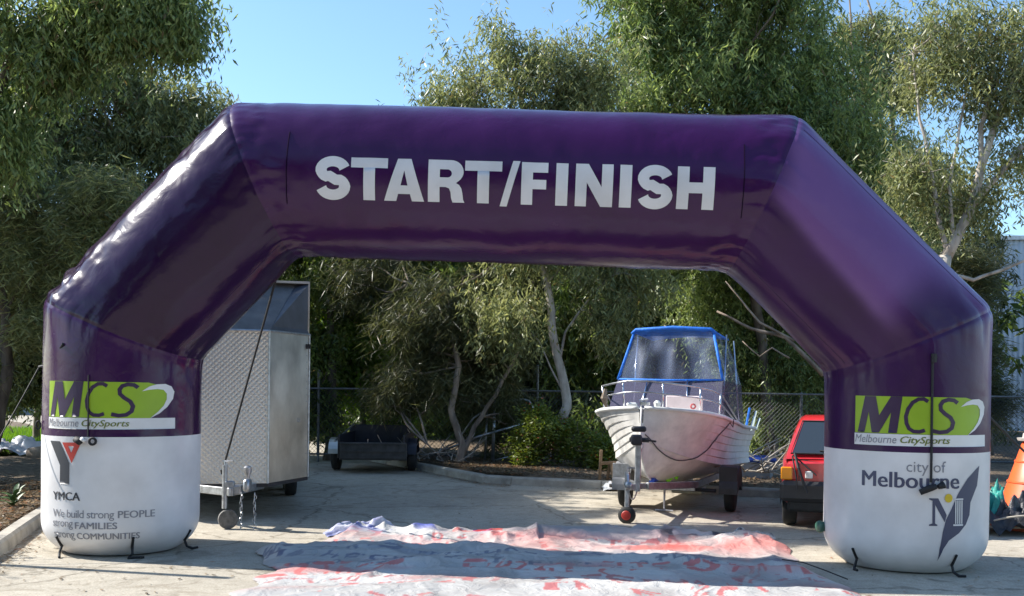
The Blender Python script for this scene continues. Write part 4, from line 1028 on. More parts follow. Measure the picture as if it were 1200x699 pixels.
        for y in (.55, 2.85):
            t = MB(); t.lathe((sx*(W_-.19), y, wheel), (sx, 0, 0), [(0, .17), (.01, wheel-.02), (.035, wheel), (.14, wheel), (.165, wheel-.02), (.175, .17)], 28); wh = part('wheel', t, RUBBER, c, auto=40)
            t = MB(); t.lathe((sx*(W_-.06), y, wheel), (sx, 0, 0), [(0, .17), (.03, .165), (.035, .05), (.05, .045)], 20); part('rim', t, STEEL, wh, auto=40)
            t = MB(); ar = [(sx*(W_+.006), y+(wheel+.055)*math.cos(R_(a)), wheel+(wheel+.055)*math.sin(R_(a))) for a in np.linspace(-2, 182, 19)]; t.add(ar, [tuple(range(19))]); part('wheel_arch', t, RUBBER, c, fix=False)
    mm = MB(); mm.tube([(-W_*.90, .10, .835), (-W_*.5, .03, .80), (0, .02, .795), (W_*.5, .03, .80), (W_*.90, .10, .835)], .006, 5); mm.tube([(-W_*.74, -.004, .80), (-W_*.74, -.006, .56)], .005, 4); part('panel_gap', mm, RUBBER, c, kind='stuff')
    mm = MB(); mm.tube([(0, .08, .86), (-.05, .085, .90), (-.36, .115, .93)], .010, 5); part('rear_wiper', mm, RUBBER, c)
    mm = MB(); mm.box((0, -.085, .63), (.36, .012, .11)); part('number_plate', mm, PRINT_W, c)
    return c
REDP = vary(mat('faded_red_paint', (.50, .022, .028), .3), 4, .12); REDP.node_tree.nodes['Principled BSDF'].inputs['Coat Weight'].default_value = .6
cr = G(934, 615)
rc = car('parked_car', 'red hatchback seen from behind, half hidden by the right leg of the arch', (cr.x+.435, cr.y-.70, 0), R_(-16), REDP)
mm = MB(); mm.tube([(-.64, -.02, .90), (-.60, -.10, .74), (-.50, -.14, .45)], .018, 6); part('rack_strut', mm, BLACK, rc)
mm = MB(); mm.tube([(-.67, -.0, .87), (-.62, -.11, .62), (-.61, -.13, .48)], .010, 6); part('rack_strut', mm, BLACK, rc)
mm = MB(); mm.tube([(-.66, -.01, .88), (-.40, -.12, .66)], .009, 6); part('rack_strut', mm, BLACK, rc)

# ------------------------------------------------------------------ low tub behind the boat
tbp = G(872, 567); tt = thing('storage_tub', 'low grey tub with a blue lid behind the stern of the boat', 'tub', tbp)
mm = MB(); rows = []
for z, e in ((.02, .40), (.10, .43), (.36, .47), (.38, .49)):
    rows.append([tbp+Vector((e*sgx*.95, e*.8*sgy, z)) for sgx, sgy in ((-1, -.85), (-.85, -1), (.85, -1), (1, -.85), (1, .85), (.85, 1), (-.85, 1), (-1, .85), (-1, -.85))])
mm.grid(rows); mm.add(rows[0][:8], [tuple(range(8))]); part('tub', mm, vary(mat('tub_grey', (.28, .30, .33), .6), 5, .2), tt)
mm = MB(); mm.box(tbp+Vector((0, 0, .43)), (.98, .84, .08), bev=.03); part('lid', mm, mat('tub_blue', (.015, .05, .28), .5), tt)

# wooden trestle beside the boat
WOOD = vary(mat('weathered_wood', (.22, .15, .09), .85), 9, .4, bump=.4, stretch=(1, 1, .2))
wt = G(712, 572); tr_ = thing('wooden_trestle', 'weathered wooden trestle with splayed legs left of the boat', 'trestle', wt)
def wv(x, y, z): return wt+Vector((x, y, z))
for a, b in (((-.14, .0, .0), (-.11, .0, .62)), ((.16, .05, 0), (.06, .03, .40)), ((-.02, .1, 0), (.04, .06, .40)), ((.13, -.1, 0), (.05, -.03, .40))):
    mm = MB(); mm.bar(wv(*a), wv(*b), .05, .05, bev=.006); part('leg', mm, WOOD, tr_)
mm = MB(); mm.bar(wv(-.12, 0, .40), wv(.30, .02, .42), .09, .05, bev=.006); part('top_rail', mm, WOOD, tr_)
# white cloth at left trailer wheel
def crumple(name, label, cat_, c, sx, sy, h, m, seed=0, n=26, rot=0, parent=None):
    mm = MB(); rows = []; c = Vector(c)
    for i in range(n+1):
        row = []
        for k in range(n+1):
            u = 2*i/n-1; v = 2*k/n-1; r = math.hypot(u, v)
            a = math.atan2(v, u); edge = .8+.22*mnoise.noise(Vector((math.cos(a)*1.6, math.sin(a)*1.6, seed)))
            uu = u*edge; vv = v*edge
            f = max(0, 1-r**1.8/1.9)
            z = h*f*(.45+.55*abs(mnoise.noise(Vector((u*2.2+seed, v*2.2, .3))))*2)+.25*h*mnoise.noise(Vector((u*6, v*6, seed)))*f
            z += .12*h*abs(mnoise.noise(Vector((u*14, v*14, seed+2))))
            x, y = uu*sx, vv*sy; x, y = x*math.cos(rot)-y*math.sin(rot), x*math.sin(rot)+y*math.cos(rot)
            row.append((c.x+x, c.y+y, c.z+max(.004, z)))
        rows.append(row)
    mm.grid(rows); o_ = part(name, mm, m, parent, label=label, cat=cat_, smooth=True, fix=False); return o_
crumple('plastic_bag', 'crumpled white plastic sheet lying by the left wheel of the boat trailer', 'plastic sheet', G(722, 574.5), .28, .25, .14, mat('white_sheet', (.75, .75, .74), .4), 3)
crumple('plastic_bag', 'crumpled white sheet lying on the grass at the far left edge', 'plastic sheet', P(16, 537, 20.5)+Vector((0, 0, 0)), .95, .45, .42, mat('pale_sheet', (.7, .7, .75), .4), 5)

# orange cone + heaps on the right -------------------------------------
cn = G(1218, 618); oc = thing('marker_cone', 'large orange cone with a grey cap beside the heap of tarpaulins', 'cone', cn)
ORG = vary(mat('orange_plastic', (.72, .11, .03), .4), 3, .2)
mm = MB(); mm.lathe(cn, (0, 0, 1), [(.0, .62), (.06, .62), (.10, .50), (.55, .355), (1.03, .20), (1.05, .18)], 36); part('body', mm, ORG, oc, auto=30)
for z, r in ((.55, .362), (.80, .28)):
    mm = MB(); mm.lathe(cn+Vector((0, 0, z)), (0, 0, 1), [(-.012, r-.012), (-.008, r+.008), (.008, r+.005), (.012, r-.012)], 36); part('ridge', mm, ORG, oc, auto=30)
mm = MB(); mm.lathe(cn+Vector((0, 0, 1.052)), (0, 0, 1), [(0, .25), (.03, .26), (.035, .2), (.09, .19), (.10, .12)], 28); part('cap', mm, vary(mat('cap_grey', (.38, .35, .32), .7), 8, .2), oc, auto=30)
TEAL = vary(mat('teal_tarp', (.02, .26, .22), .5), 6, .35, bump=.5); DTARP = vary(mat('black_tarp', (.025, .026, .032), .45), 8, .5, bump=.6)
crumple('tarpaulin', 'crumpled teal tarpaulin against the right leg of the arch', 'tarpaulin', G(1160, 622), .42, .35, .50, TEAL, 11, 34)
crumple('tarpaulin', 'black crumpled tarpaulin heaped in front of the orange cone', 'tarpaulin', G(1198, 626), .50, .34, .46, DTARP, 17, 34)
crumple('tarpaulin', 'teal tarpaulin strip lying over the back of the black heap', 'tarpaulin', G(1186, 612), .5, .3, .62, TEAL, 23, 34)
mm = MB(); c = G(1178, 627); pts = []
for t in np.linspace(0, 1, 60): pts.append(c+Vector((.35*math.sin(t*9)+.3*t, -.1+.12*math.cos(t*14), .08+.25*t*abs(math.sin(t*7)))))
mm.tube(pts, .012, 5); part('rope', mm, mat('pale_rope', (.4, .36, .3), .9), label='tangled pale rope over the black tarpaulin heap', cat='rope')

# ------------------------------------------------------------------ deflated banner on the ground
nx, ny = 380, 230
xs = np.linspace(-2.55, 3.0, nx); ysr = np.linspace(6.9, 11.9, ny)
def vnoise(x, y, seed, sc_):
    """value noise on arrays"""
    x = x*sc_+seed*17.3; y = y*sc_+seed*9.1; xi = np.floor(x).astype(int); yi = np.floor(y).astype(int); fx = x-xi; fy = y-yi
    fx = fx*fx*(3-2*fx); fy = fy*fy*(3-2*fy)
    def h(a, b): 
        v = np.sin(a*127.1+b*311.7+seed*74.7)*43758.5453; return v-np.floor(v)
    return (h(xi, yi)*(1-fx)+h(xi+1, yi)*fx)*(1-fy)+(h(xi, yi+1)*(1-fx)+h(xi+1, yi+1)*fx)*fy
Xg, Yg = np.meshgrid(xs, ysr, indexing='ij')
def ridged(x, y, seed, s, ax_=1.0): return 1-np.abs(2*vnoise(x*ax_, y, seed, s)-1)
lx = np.interp(ysr, [6.9, 8.0, 9.0, 9.9, 10.3, 11.0, 11.9], [-1.95, -2.1, -2.1, -2.35, -2.15, -1.9, -1.7])
rx = np.interp(ysr, [6.9, 8.0, 9.2, 10.5, 11.2, 11.9], [3.3, 2.78, 2.76, 2.85, 2.7, 1.9])
edgeL = lx[None, :]+.25*(vnoise(Xg*0, Yg, 3, 3.1)-.5); edgeR = rx[None, :]+.18*(vnoise(Xg*0+5, Yg, 4, 3.7)-.5)
top = 11.35+.5*np.clip(1-np.abs(Xg-1.2)/1.0, 0, 1)-.5*np.clip((Xg-2.1)/.7, 0, 1)+.2*(vnoise(Xg, Yg*0, 6, 2.7)-.5)
inside = np.minimum(np.minimum(Xg-edgeL, edgeR-Xg), top-Yg)
wx_ = Xg+.25*(vnoise(Xg, Yg, 21, 1.3)-.5); wy_ = Yg+.30*(vnoise(Xg, Yg, 22, 1.1)-.5)+.12*(vnoise(Xg, Yg, 23, 3.3)-.5)
H = .012+.012*ridged(wx_+.3*vnoise(Xg,Yg,91,5), wy_, 38, 5.5, 1.0)**2+.085*ridged(wx_, wy_, 31, 1.5, .45)**4+.042*ridged(wx_, wy_, 32, 3.2, .6)**3+.012*ridged(wx_, wy_, 33, 8, .8)**2+.004*vnoise(Xg, Yg, 34, 18)
H += .10*np.exp(-((Yg-11.0)/.22)**2)*vnoise(Xg, Yg, 35, 4)*(Xg < .3) + .06*np.exp(-((Yg-8.05)/.16)**2)*vnoise(Xg, Yg, 36, 5)
H += .08*np.exp(-((Yg-top+.28)/.16)**2)*ridged(Xg, Yg, 88, 4.5, .8)**2+.05*np.exp(-((Yg-top+.6)/.2)**2)*ridged(Xg, Yg, 89, 6)
H *= (.75-.35*np.clip((9-Yg)/.6, 0, 1))*np.clip(inside/.16, 0, 1)**.8
# colours
def letters(rowY, hgt, x0, x1, wd, seed, fill=.8):
    r = np.random.default_rng(seed); msk = np.zeros_like(Xg, bool); x = x0
    X_, Y_ = wx_+.30*(vnoise(Xg, Yg, seed+7, 2.7)-.5), wy_+.34*(vnoise(Xg, Yg, seed, 2.1)-.5)
    while x < x1:
        w_ = wd*r.uniform(.6, 1.1); u = (X_-x)/w_; v = (Y_-rowY)/hgt; inn = (u > 0) & (u < 1) & (v > 0) & (v < 1)
        if r.uniform() < fill:
            k = r.integers(0, 6); st_ = .26
            if k == 0: g = (u < st_) | (v > .78) | ((np.abs(v-.5) < .1) & (u < .8))
            elif k == 1: g = (u < st_) | (u > 1-st_) | (np.abs(v-.5) < .11)
            elif k == 2: g = (np.abs(np.hypot((u-.5)*1.1, v-.5)-.38) < .13)
            elif k == 3: g = (np.abs(u-.5) < .14) | (v > .8)
            elif k == 4: g = (np.abs(u-.5+(v-.5)*.7) < .16)|(u < st_)
            else: g = (v < .2) | (v > .8) | (np.abs(v-u) < .16)
            msk |= inn & g
        x += w_*1.25
    return msk & (vnoise(Xg, Yg, seed+40, 9) > .30) & (ridged(wx_, wy_, seed+60, 3.1) < .93)
col = np.zeros((nx, ny, 3)); col[:] = (.54, .525, .505)
grime = vnoise(Xg, Yg, 41, 2.2); col *= (.70+.38*grime)[..., None]
def paint(msk, c, a=.9):
    k = (msk*a*(.8+.4*vnoise(Xg, Yg, 51, 6)).clip(0, 1))[..., None]; col[:] = col*(1-k)+np.array(c)*k
pink = np.clip((vnoise(wx_, wy_, 61, 1.0)-.25)*2, 0, 1)*np.exp(-((Yg-11.1)/.7)**2)*np.exp(-((Xg-1.0)/1.0)**2)
paint(pink, (.70, .40, .36), .8)
for r_, c_, s_ in ((9.05, (.50, .10, .09), 71), (8.35, (.45, .12, .10), 72), (10.75, (.62, .30, .27), 73), (9.75, (.22, .23, .28), 74)):
    paint(np.clip((vnoise(wx_*.5, wy_*2, s_, 2.4)-.5)*4, 0, 1)*np.exp(-((wy_-r_)/.22)**2), c_, .65)
redb = np.exp(-((wy_-10.35)/.22)**2)*np.exp(-((Xg-1.55)/.65)**2)*(vnoise(wx_, wy_, 62, 3) > .3)
paint(redb, (.60, .07, .04), .85)
paint(np.clip((vnoise(wx_, wy_, 77, 1.7)-.5)*4, 0, 1)*(Xg > -.2)*np.exp(-((Yg-10.5)/.5)**2), (.58, .12, .09), .75)
paint(letters(10.62, .22, -1.9, 2.5, .2, 9, .8), (.5, .12, .12), .8)
paint(letters(9.1, .2, -2.1, 2.7, .17, 10, .9), (.14, .15, .2), .85)
paint(letters(8.45, .24, -2.1, 2.7, .2, 11, .9), (.45, .14, .14), .9)
paint(letters(10.15, .30, -2.1, .6, .24, 1, .95), (.55, .17, .16), .9)
paint(letters(9.60, .26, -2.3, 2.7, .19, 2, .95), (.14, .155, .22), .9)
paint(letters(9.38, .16, -2.2, 0.0, .20, 3), (.12, .13, .2), 1.0)
paint(letters(8.80, .42, -2.2, 2.8, .22, 4, .95), (.56, .14, .13), .9)
paint(letters(7.45, .30, -1.6, 2.9, .22, 6, .9), (.45, .14, .14), .9)
paint(np.clip((vnoise(wx_, wy_, 93, 3.5)-.62)*6, 0, 1), (.30, .28, .27), .6)
paint(letters(8.10, .22, -1.6, 2.9, .25, 5), (.50, .14, .14), .9)
bl = (vnoise(wx_, wy_, 63, 4) > .52)*np.exp(-((Yg-11.15)/.2)**2)*(Xg < -.2)*(Xg > -2)
paint(bl, (.02, .05, .38), .95)
bk_ = (vnoise(wx_, wy_, 64, 7) > .5)*np.exp(-((Yg-11.05)/.22)**2)*(Xg > 1.6); paint(bk_, (.03, .03, .045), .95)
paint((vnoise(wx_, wy_, 65, 3.2) > .62)*np.exp(-((Yg-11.2)/.25)**2)*(np.abs(Xg+.3) < .6), (.62, .05, .03), .95)
msk = inside > 0
idx = -np.ones((nx, ny), int); idx[msk] = np.arange(msk.sum())
V = np.stack([Xg[msk], Yg[msk], H[msk]+.004], 1)
q = msk[:-1, :-1] & msk[1:, :-1] & msk[1:, 1:] & msk[:-1, 1:]
Fq = np.stack([idx[:-1, :-1][q], idx[1:, :-1][q], idx[1:, 1:][q], idx[:-1, 1:][q]], 1)
me = bpy.data.meshes.new('deflated_inflatable'); me.from_pydata(V.tolist(), [], Fq.tolist()); me.update()
ca = me.color_attributes.new('print', 'FLOAT_COLOR', 'POINT'); ca.data.foreach_set('color', np.concatenate([col[msk], np.ones((msk.sum(), 1))], 1).astype(np.float32).ravel())
BAN = mat('printed_pvc_sheet', (.7, .7, .7), .45); N, L, B = nodes(BAN); at = N.new('ShaderNodeAttribute'); at.attribute_name = 'print'; L.new(at.outputs['Color'], B.inputs['Base Color'])
tc = N.new('ShaderNodeTexCoord'); n1 = N.new('ShaderNodeTexNoise'); n1.inputs['Scale'].default_value = 7; n1.inputs['Detail'].default_value = 3; n1.inputs['Distortion'].default_value = 1.2
L.new(tc.outputs['Object'], n1.inputs['Vector']); bp = N.new('ShaderNodeBump'); bp.inputs['Strength'].default_value = .6; bp.inputs['Distance'].default_value = .035; L.new(n1.outputs['Fac'], bp.inputs['Height']); L.new(bp.outputs[0], B.inputs['Normal'])
dn_ = link('deflated_banner', me, None, BAN, 'crumpled white sheet with red and blue print spread flat on the pavement under the arch', smooth=True); dn_['category'] = 'banner'
# folded bundle lying along its back edge
crumple('folded_sheet', 'white and blue bundle folded along the back left edge of the printed sheet', 'sheet', G(432, 628), .55, .22, .16, vary(mat('white_blue_sheet', (.02, .05, .35), .45), 5, .2, col2=(.75, .75, .75)), 31, 40)
crumple('folded_sheet', 'black and white bundle at the back right corner of the printed sheet', 'sheet', G(872, 632), .38, .16, .12, vary(mat('black_white_sheet', (.03, .03, .04), .45), 9, .2, col2=(.6, .6, .6)), 37, 40)
mm = MB(); c = G(925, 668); mm.tube([c+Vector((.0, .25, .05)), c+Vector((.12, 0, .07)), c+Vector((.22, -.35, .06)), c+Vector((.3, -.7, .05))], .006, 5)
part('cord', mm, BLACK, label='thin black cord lying over the right end of the printed sheet', cat='cord')

# ------------------------------------------------------------------ trees
def leaves(n, centres, radii, ln, lw_, droop, spread=1.0, seed=0, shell=.55):
    n = int(n*1.08)
    r = np.random.default_rng(seed); c = np.array(centres); ra = np.array(radii)
    p = ra**2; p /= p.sum(); nt_ = max(10, n//17); kt = r.choice(len(c), nt_, p=p)
    out_ = np.where(r.uniform(size=nt_) < .15, 1.4, 1.0)
    tw = c[kt]+r.normal(size=(nt_, 3))*(ra[kt]*.66*out_)[:, None]*np.array([1, 1, .8])
    ix = r.integers(0, nt_, n); k = kt[ix]
    # every twig is a drooping spray: leaves hang along an arching strand
    ta = r.uniform(0, 2*np.pi, nt_); tl = r.uniform(.25, .75, nt_)*(.55+.6*droop); t_ = r.uniform(size=n)**.8
    out2 = np.stack([np.cos(ta), np.sin(ta)], 1)*(tl*(.55-.3*droop))[:, None]
    pos = tw[ix]+r.normal(size=(n, 3))*np.array([.05, .05, .045])*(1+ln)
    pos[:, :2] += out2[ix]*t_[:, None]; pos[:, 2] -= (tl[ix]*t_**1.5)*(.35+.65*droop)-.12*(1-t_)
    pos[:, 2] = np.maximum(pos[:, 2], .12)
    twt = r.normal(0, .14, nt_)
    a = r.uniform(0, 2*np.pi, n)
    dirv = np.stack([np.cos(a)*(1-droop*.4), np.sin(a)*(1-droop*.4), -droop*r.uniform(.5, 1.5, n)+r.normal(0, .34, n)], 1)
    dirv /= np.linalg.norm(dirv, axis=1)[:, None]
    sd = np.cross(dirv, r.normal(size=(n, 3))); sd /= np.linalg.norm(sd, axis=1)[:, None]+1e-9
    L_ = (ln*r.uniform(.6, 1.35, n))[:, None]; W2 = (lw_*r.uniform(.7, 1.3, n))[:, None]
    nr = np.cross(dirv, sd)
    V = np.stack([pos, pos+dirv*L_*.42+sd*W2*.5+nr*W2*.2, pos+dirv*L_, pos+dirv*L_*.42-sd*W2*.5+nr*W2*.2], 1).reshape(-1, 3)
    ct = r.uniform(-.18, .18, len(c)); tint = np.clip(.42+ct[k]+twt[ix]+r.normal(0, .16, n), 0, .86); tint[r.uniform(size=n) < .025] = 1
    return V, tint
def subclumps(blobs, per, rmin, rmax, seed, bottom=None):
    r = np.random.default_rng(seed); out = []; rad = []
    for b in blobs:
        px, py, rp, Y = b[:4]; rpy = b[4] if len(b) > 4 else rp
        c = np.array(P(px, py, Y)); R0 = rp*Y/F; Rz = rpy*Y/F; n = max(3, int(per*1.25*(R0*Rz)))
        for _ in range(n):
            d = r.normal(size=3); d /= np.linalg.norm(d); f = r.uniform(.25, 1)**.45
            out.append(c+d*np.array([R0, min(R0, 1.6), Rz])*f*.92); rad.append(r.uniform(rmin, rmax))
    out = np.array(out); out[:, 2] = np.maximum(out[:, 2], .35); return out, np.array(rad)
def limb_path(a, b, rnd, bow=.12, n=7):
    a = Vector(a); b = Vector(b); L_ = (b-a).length; o1 = Vector([rnd.uniform(-1, 1)*bow*L_ for _ in range(3)]); o2 = Vector([rnd.uniform(-1, 1)*bow*.5*L_ for _ in range(3)])
    pts = []
    for k in range(n+1):
        t = k/n; pts.append(a.lerp(b, t)+o1*math.sin(math.pi*t)+o2*math.sin(2*math.pi*t))
    return pts
def tree(name, label, trunk, r0, blobs, nleaf, leafm, bark, ln=.15, lw_=.032, droop=.75, per=7, rmin=.28, rmax=.6, seed=1, limbs=None, nbr=34, cat='tree', group=None, r1=None):
    """trunk: list of world points from the base up; limbs: extra visible limbs [(pts, r0, r1)]"""
    rnd = random.Random(seed); base = Vector(trunk[0])
    t = thing(name, label, cat, base, group=group)
    mm = MB(); pts = [Vector(p) for p in trunk]; dense = []
    for a, b in zip(pts, pts[1:]):
        for k in range(4): dense.append(a.lerp(b, k/4)+Vector((rnd.uniform(-1, 1), rnd.uniform(-1, 1), 0))*r0*.18)
    dense.append(pts[-1]); n = len(dense); r1 = r1 or r0*.35
    mm.tube(dense, [(r0*1.35 if k == 0 else r0)*(1-k/(n-1))+r1*k/(n-1) for k in range(n)], 10)
    part('trunk', mm, bark, t, smooth=True, fix=False)
    c, ra = subclumps(blobs, per, rmin, rmax, seed)
    nodes_ = [Vector(p) for p in dense[n//2:]]
    for L in (limbs or []):
        lp_, a0, a1 = L; lp_ = [Vector(p) for p in lp_]; dd = []
        for a, b in zip(lp_, lp_[1:]):
            for k in range(3): dd.append(a.lerp(b, k/3)+Vector((rnd.uniform(-1, 1), rnd.uniform(-1, 1), rnd.uniform(-1, 1)))*a0*.25)
        dd.append(lp_[-1]); m2 = MB(); m2.tube(dd, [a0+(a1-a0)*k/(len(dd)-1) for k in range(len(dd))], 8); part('limb', m2, bark, t, smooth=True, fix=False)
        nodes_ += dd[len(dd)//3:]
    m3 = MB(); ids = list(range(len(c))); rnd.shuffle(ids)
    for k in ids[:nbr]:
        e = Vector(c[k]); s = min(nodes_, key=lambda q: (q-e).length+max(0, q.z-e.z)*2); pp = limb_path(s, e, rnd)
        rb = min(r0*.3, .012+.012*(e-s).length); m3.tube(pp, [rb+(.005-rb)*j/(len(pp)-1) for j in range(len(pp))], 5, cap=False)
        for _ in range(3):
            q = pp[rnd.randrange(3, len(pp))]; e2 = q+Vector((rnd.uniform(-1, 1), rnd.uniform(-1, 1), rnd.uniform(-.4, .8)))*.6
            m3.tube(limb_path(q, e2, rnd, n=4), [.009, .008, .006, .005, .003], 4, cap=False)
    if nbr: part('branches', m3, bark, t, smooth=True, fix=False, kind='stuff')
    V, tint = leaves(nleaf, c, ra, ln, lw_, droop, seed=seed)
    leafmesh('foliage', V, tint, leafm, t)
    return t
# centre-right big gum
YA = 22
tree('gum_tree', 'large dense green gum crown above the right half of the beam', [P(905, 548, YA+1), P(893, 400, YA+1), P(870, 250, YA+.5), P(845, 120, YA)], .15,
     [(770, 60, 75, YA), (850, 30, 85, YA+1), (740, 130, 55, YA-.5), (830, 140, 85, YA), (930, 60, 80, YA+.5), (930, 160, 85, YA), (990, 120, 60, YA), (900, 250, 90, YA+.5), (990, 230, 65, YA), (800, 240, 80, YA+.5), (760, -40, 80, YA), (880, -60, 90, YA), (710, 190, 50, YA), (1030, 200, 30, YA+.5)],
     175000, LEAF_GUM, BARK_D, seed=11, per=7.5, nbr=50, ln=.17, lw_=.036)
# right, sparser crown behind it
tree('gum_tree', 'sparse olive gum tree with sky showing through, right of the dense crown', [P(1062, 560, 25), P(1050, 400, 25), P(1035, 250, 25), P(1020, 80, 25)], .16,
     [(1030, 60, 45, 25), (1000, 20, 30, 25), (1040, 130, 40, 25), (1000, 190, 45, 25), (1050, 40, 28, 25), (1090, 225, 40, 25), (1040, 260, 50, 25), (1000, 300, 70, 25), (1080, 300, 45, 25)],
     38000, LEAF_OLIVE, BARK_M, seed=12, per=5, rmin=.2, rmax=.6, nbr=30,
     limbs=[([P(1035, 300, 24.6), P(1050, 180, 24.6), P(1035, 60, 24.6), P(1010, -20, 24.6)], .06, .02), ([P(1046, 330, 24.6), P(1015, 230, 24.6), P(1002, 120, 24.6), P(995, -10, 24.6)], .05, .02)])
# right tree with pale bare limbs
YD = 16.5
tree('gum_tree', 'tall gum tree at the right edge with pale bare forking limbs', [P(1075, 590, YD), P(1082, 470, YD), P(1090, 380, YD), P(1108, 300, YD)], .15,
     [(1150, 35, 45, YD), (1195, 30, 40, YD), (1195, 95, 30, YD+.4), (1105, 80, 30, YD), (1115, 25, 36, YD), (1160, 100, 26, YD), (1150, 225, 34, YD+.3, 20), (1105, 240, 28, YD+.3, 22), (1240, 120, 60, YD), (1075, 70, 22, YD), (1080, 205, 20, YD), (1190, 180, 18, YD, 12)],
     27000, LEAF_OLIVE, BARK_P, seed=13, per=9, rmin=.14, rmax=.45, nbr=80, ln=.12, lw_=.027, r1=.10,
     limbs=[([P(1108, 300, YD), P(1135, 250, YD), P(1150, 200, YD), P(1172, 130, YD), P(1200, 60, YD)], .10, .035),
            ([P(1148, 205, YD), P(1150, 150, YD), P(1165, 90, YD), P(1160, 30, YD)], .05, .02),
            ([P(1140, 240, YD), P(1170, 205, YD), P(1200, 170, YD), P(1230, 150, YD)], .055, .03),
            ([P(1112, 300, YD), P(1098, 250, YD), P(1090, 190, YD), P(1078, 140, YD), P(1070, 60, YD)], .05, .015),
            ([P(1118, 290, YD), P(1112, 220, YD), P(1125, 150, YD), P(1140, 70, YD)], .04, .012),
            ([P(1105, 320, YD), P(1140, 328, YD-.1), P(1175, 316, YD-.2), P(1215, 300, YD-.3)], .035, .02)])
# left of centre crown above the beam, whose white trunk stands by the bushes
YB = 19.6
tree('gum_tree', 'olive gum tree with a white leaning trunk between the two bushes', [P(650, 553, YB), P(658, 500, YB), P(665, 470, YB), P(650, 400, YB), P(640, 330, YB), P(625, 220, YB), P(610, 110, YB)], .115,
     [(600, 75, 38, YB), (640, 100, 50, YB), (560, 110, 38, YB), (590, 40, 20, YB), (680, 85, 30, YB), (540, 125, 22, YB), (515, 128, 20, YB), (630, 190, 70, YB), (560, 220, 60, YB), (690, 200, 60, YB), (620, 270, 50, YB), (700, 290, 50, YB), (740, 340, 36, YB), (700, 370, 24, YB), (590, 370, 16, YB)],
     68000, LEAF_OLIVE, BARK_P, seed=14, per=6, rmin=.2, rmax=.6, nbr=44, ln=.14, lw_=.028, r1=.05,
     limbs=[([P(655, 430, YB), P(662, 390, YB), P(690, 350, YB), P(720, 320, YB)], .03, .012), ([P(660, 460, YB), P(645, 430, YB), P(632, 400, YB), P(610, 380, YB)], .02, .01)])
# twisted she-oak left of it
YC = 19.9
tree('sheoak_tree', 'dark feathery she-oak with two twisted trunks beside the fallen gate', [P(536, 556, YC), P(541, 520, YC), P(528, 480, YC), P(538, 430, YC), P(528, 390, YC), P(505, 355, YC), P(480, 332, YC)], .085,
     [(500, 380, 50, YC+.4, 60), (560, 370, 52, YC+.6, 60), (470, 430, 42, YC+.5, 60), (520, 450, 40, YC+.8, 55), (590, 430, 40, YC+.8, 50), (600, 500, 26, YC+1.2, 30), (530, 330, 60, YC+.6, 30), (450, 330, 40, YC+.6, 40)],
     44000, LEAF_SHEOAK, BARK_M, seed=15, per=7, rmin=.2, rmax=.42, nbr=40, ln=.26, lw_=.014, droop=.6, r1=.03,
     limbs=[([P(541, 535, YC), P(556, 500, YC+.1), P(580, 465, YC+.1), P(605, 415, YC+.1), P(625, 330, YC+.1)], .06, .02), ([P(540, 560, YC), P(500, 520, YC), P(470, 555, YC-.3)], .02, .01),
            ([P(505, 355, YC), P(525, 340, YC), P(560, 325, YC), P(590, 300, YC)], .02, .01)])
# bright bush tree left of centre
tree('small_tree', 'bright green leafy tree lit from behind above the black trailer', [P(428, 545, 23.5), P(425, 470, 23.5), P(420, 400, 23.5)], .08,
     [(415, 370, 34, 23.5, 34), (430, 420, 36, 23.5, 40), (400, 440, 22, 23.5), (450, 470, 20, 23.5), (420, 340, 24, 23.5)], 20000, LEAF_BRIGHT, BARK_D, seed=16, per=7, ln=.13, lw_=.06, nbr=14, rmin=.25, rmax=.45)
tree('dark_tree', 'dark spreading tree directly behind the roof of the silver trailer', [P(385, 548, 22), P(390, 450, 22), P(385, 340, 22), P(380, 260, 22)], .12,
     [(380, 330, 50, 22, 30), (430, 320, 50, 22, 22), (370, 400, 24, 22.4), (390, 250, 80, 22), (460, 250, 70, 22.5), (375, 470, 16, 22, 40), (400, 180, 40, 22)], 52000, LEAF_DARK, BARK_D, seed=17, per=7, nbr=26, ln=.15, lw_=.045)
# background mass trees behind the fence
descr = ['behind the black trailer', 'behind the she-oak', 'behind the white gum trunk', 'behind the canopy of the boat', 'above the stern of the boat', 'behind the red car', 'behind the right leg of the arch']
for k, (px, Y) in enumerate(((355, 31), (470, 29.5), (600, 31), (720, 29), (830, 30.5), (945, 28), (1070, 31))):
    tree('background_tree', 'dark bushy tree beyond the chain-link fence, '+descr[k], [P(px, 530, Y), P(px+8, 420, Y), P(px-5, 300, Y), P(px, 200, Y)], .16,
         [(px, 480, 70, Y, 55), (px-10, 400, 75, Y, 65), (px+12, 320, 80, Y+.5, 70), (px-8, 240, 70, Y+.5, 60)] + ([(px, 520, 80, Y-1.2, 32)]), 40000, LEAF_DARK if k % 2 else LEAF_SHEOAK, BARK_D, seed=30+k,
         per=3.2, rmin=.45, rmax=.85, ln=.26, lw_=.06 if k % 2 else .05, nbr=14, group='trees beyond the fence')
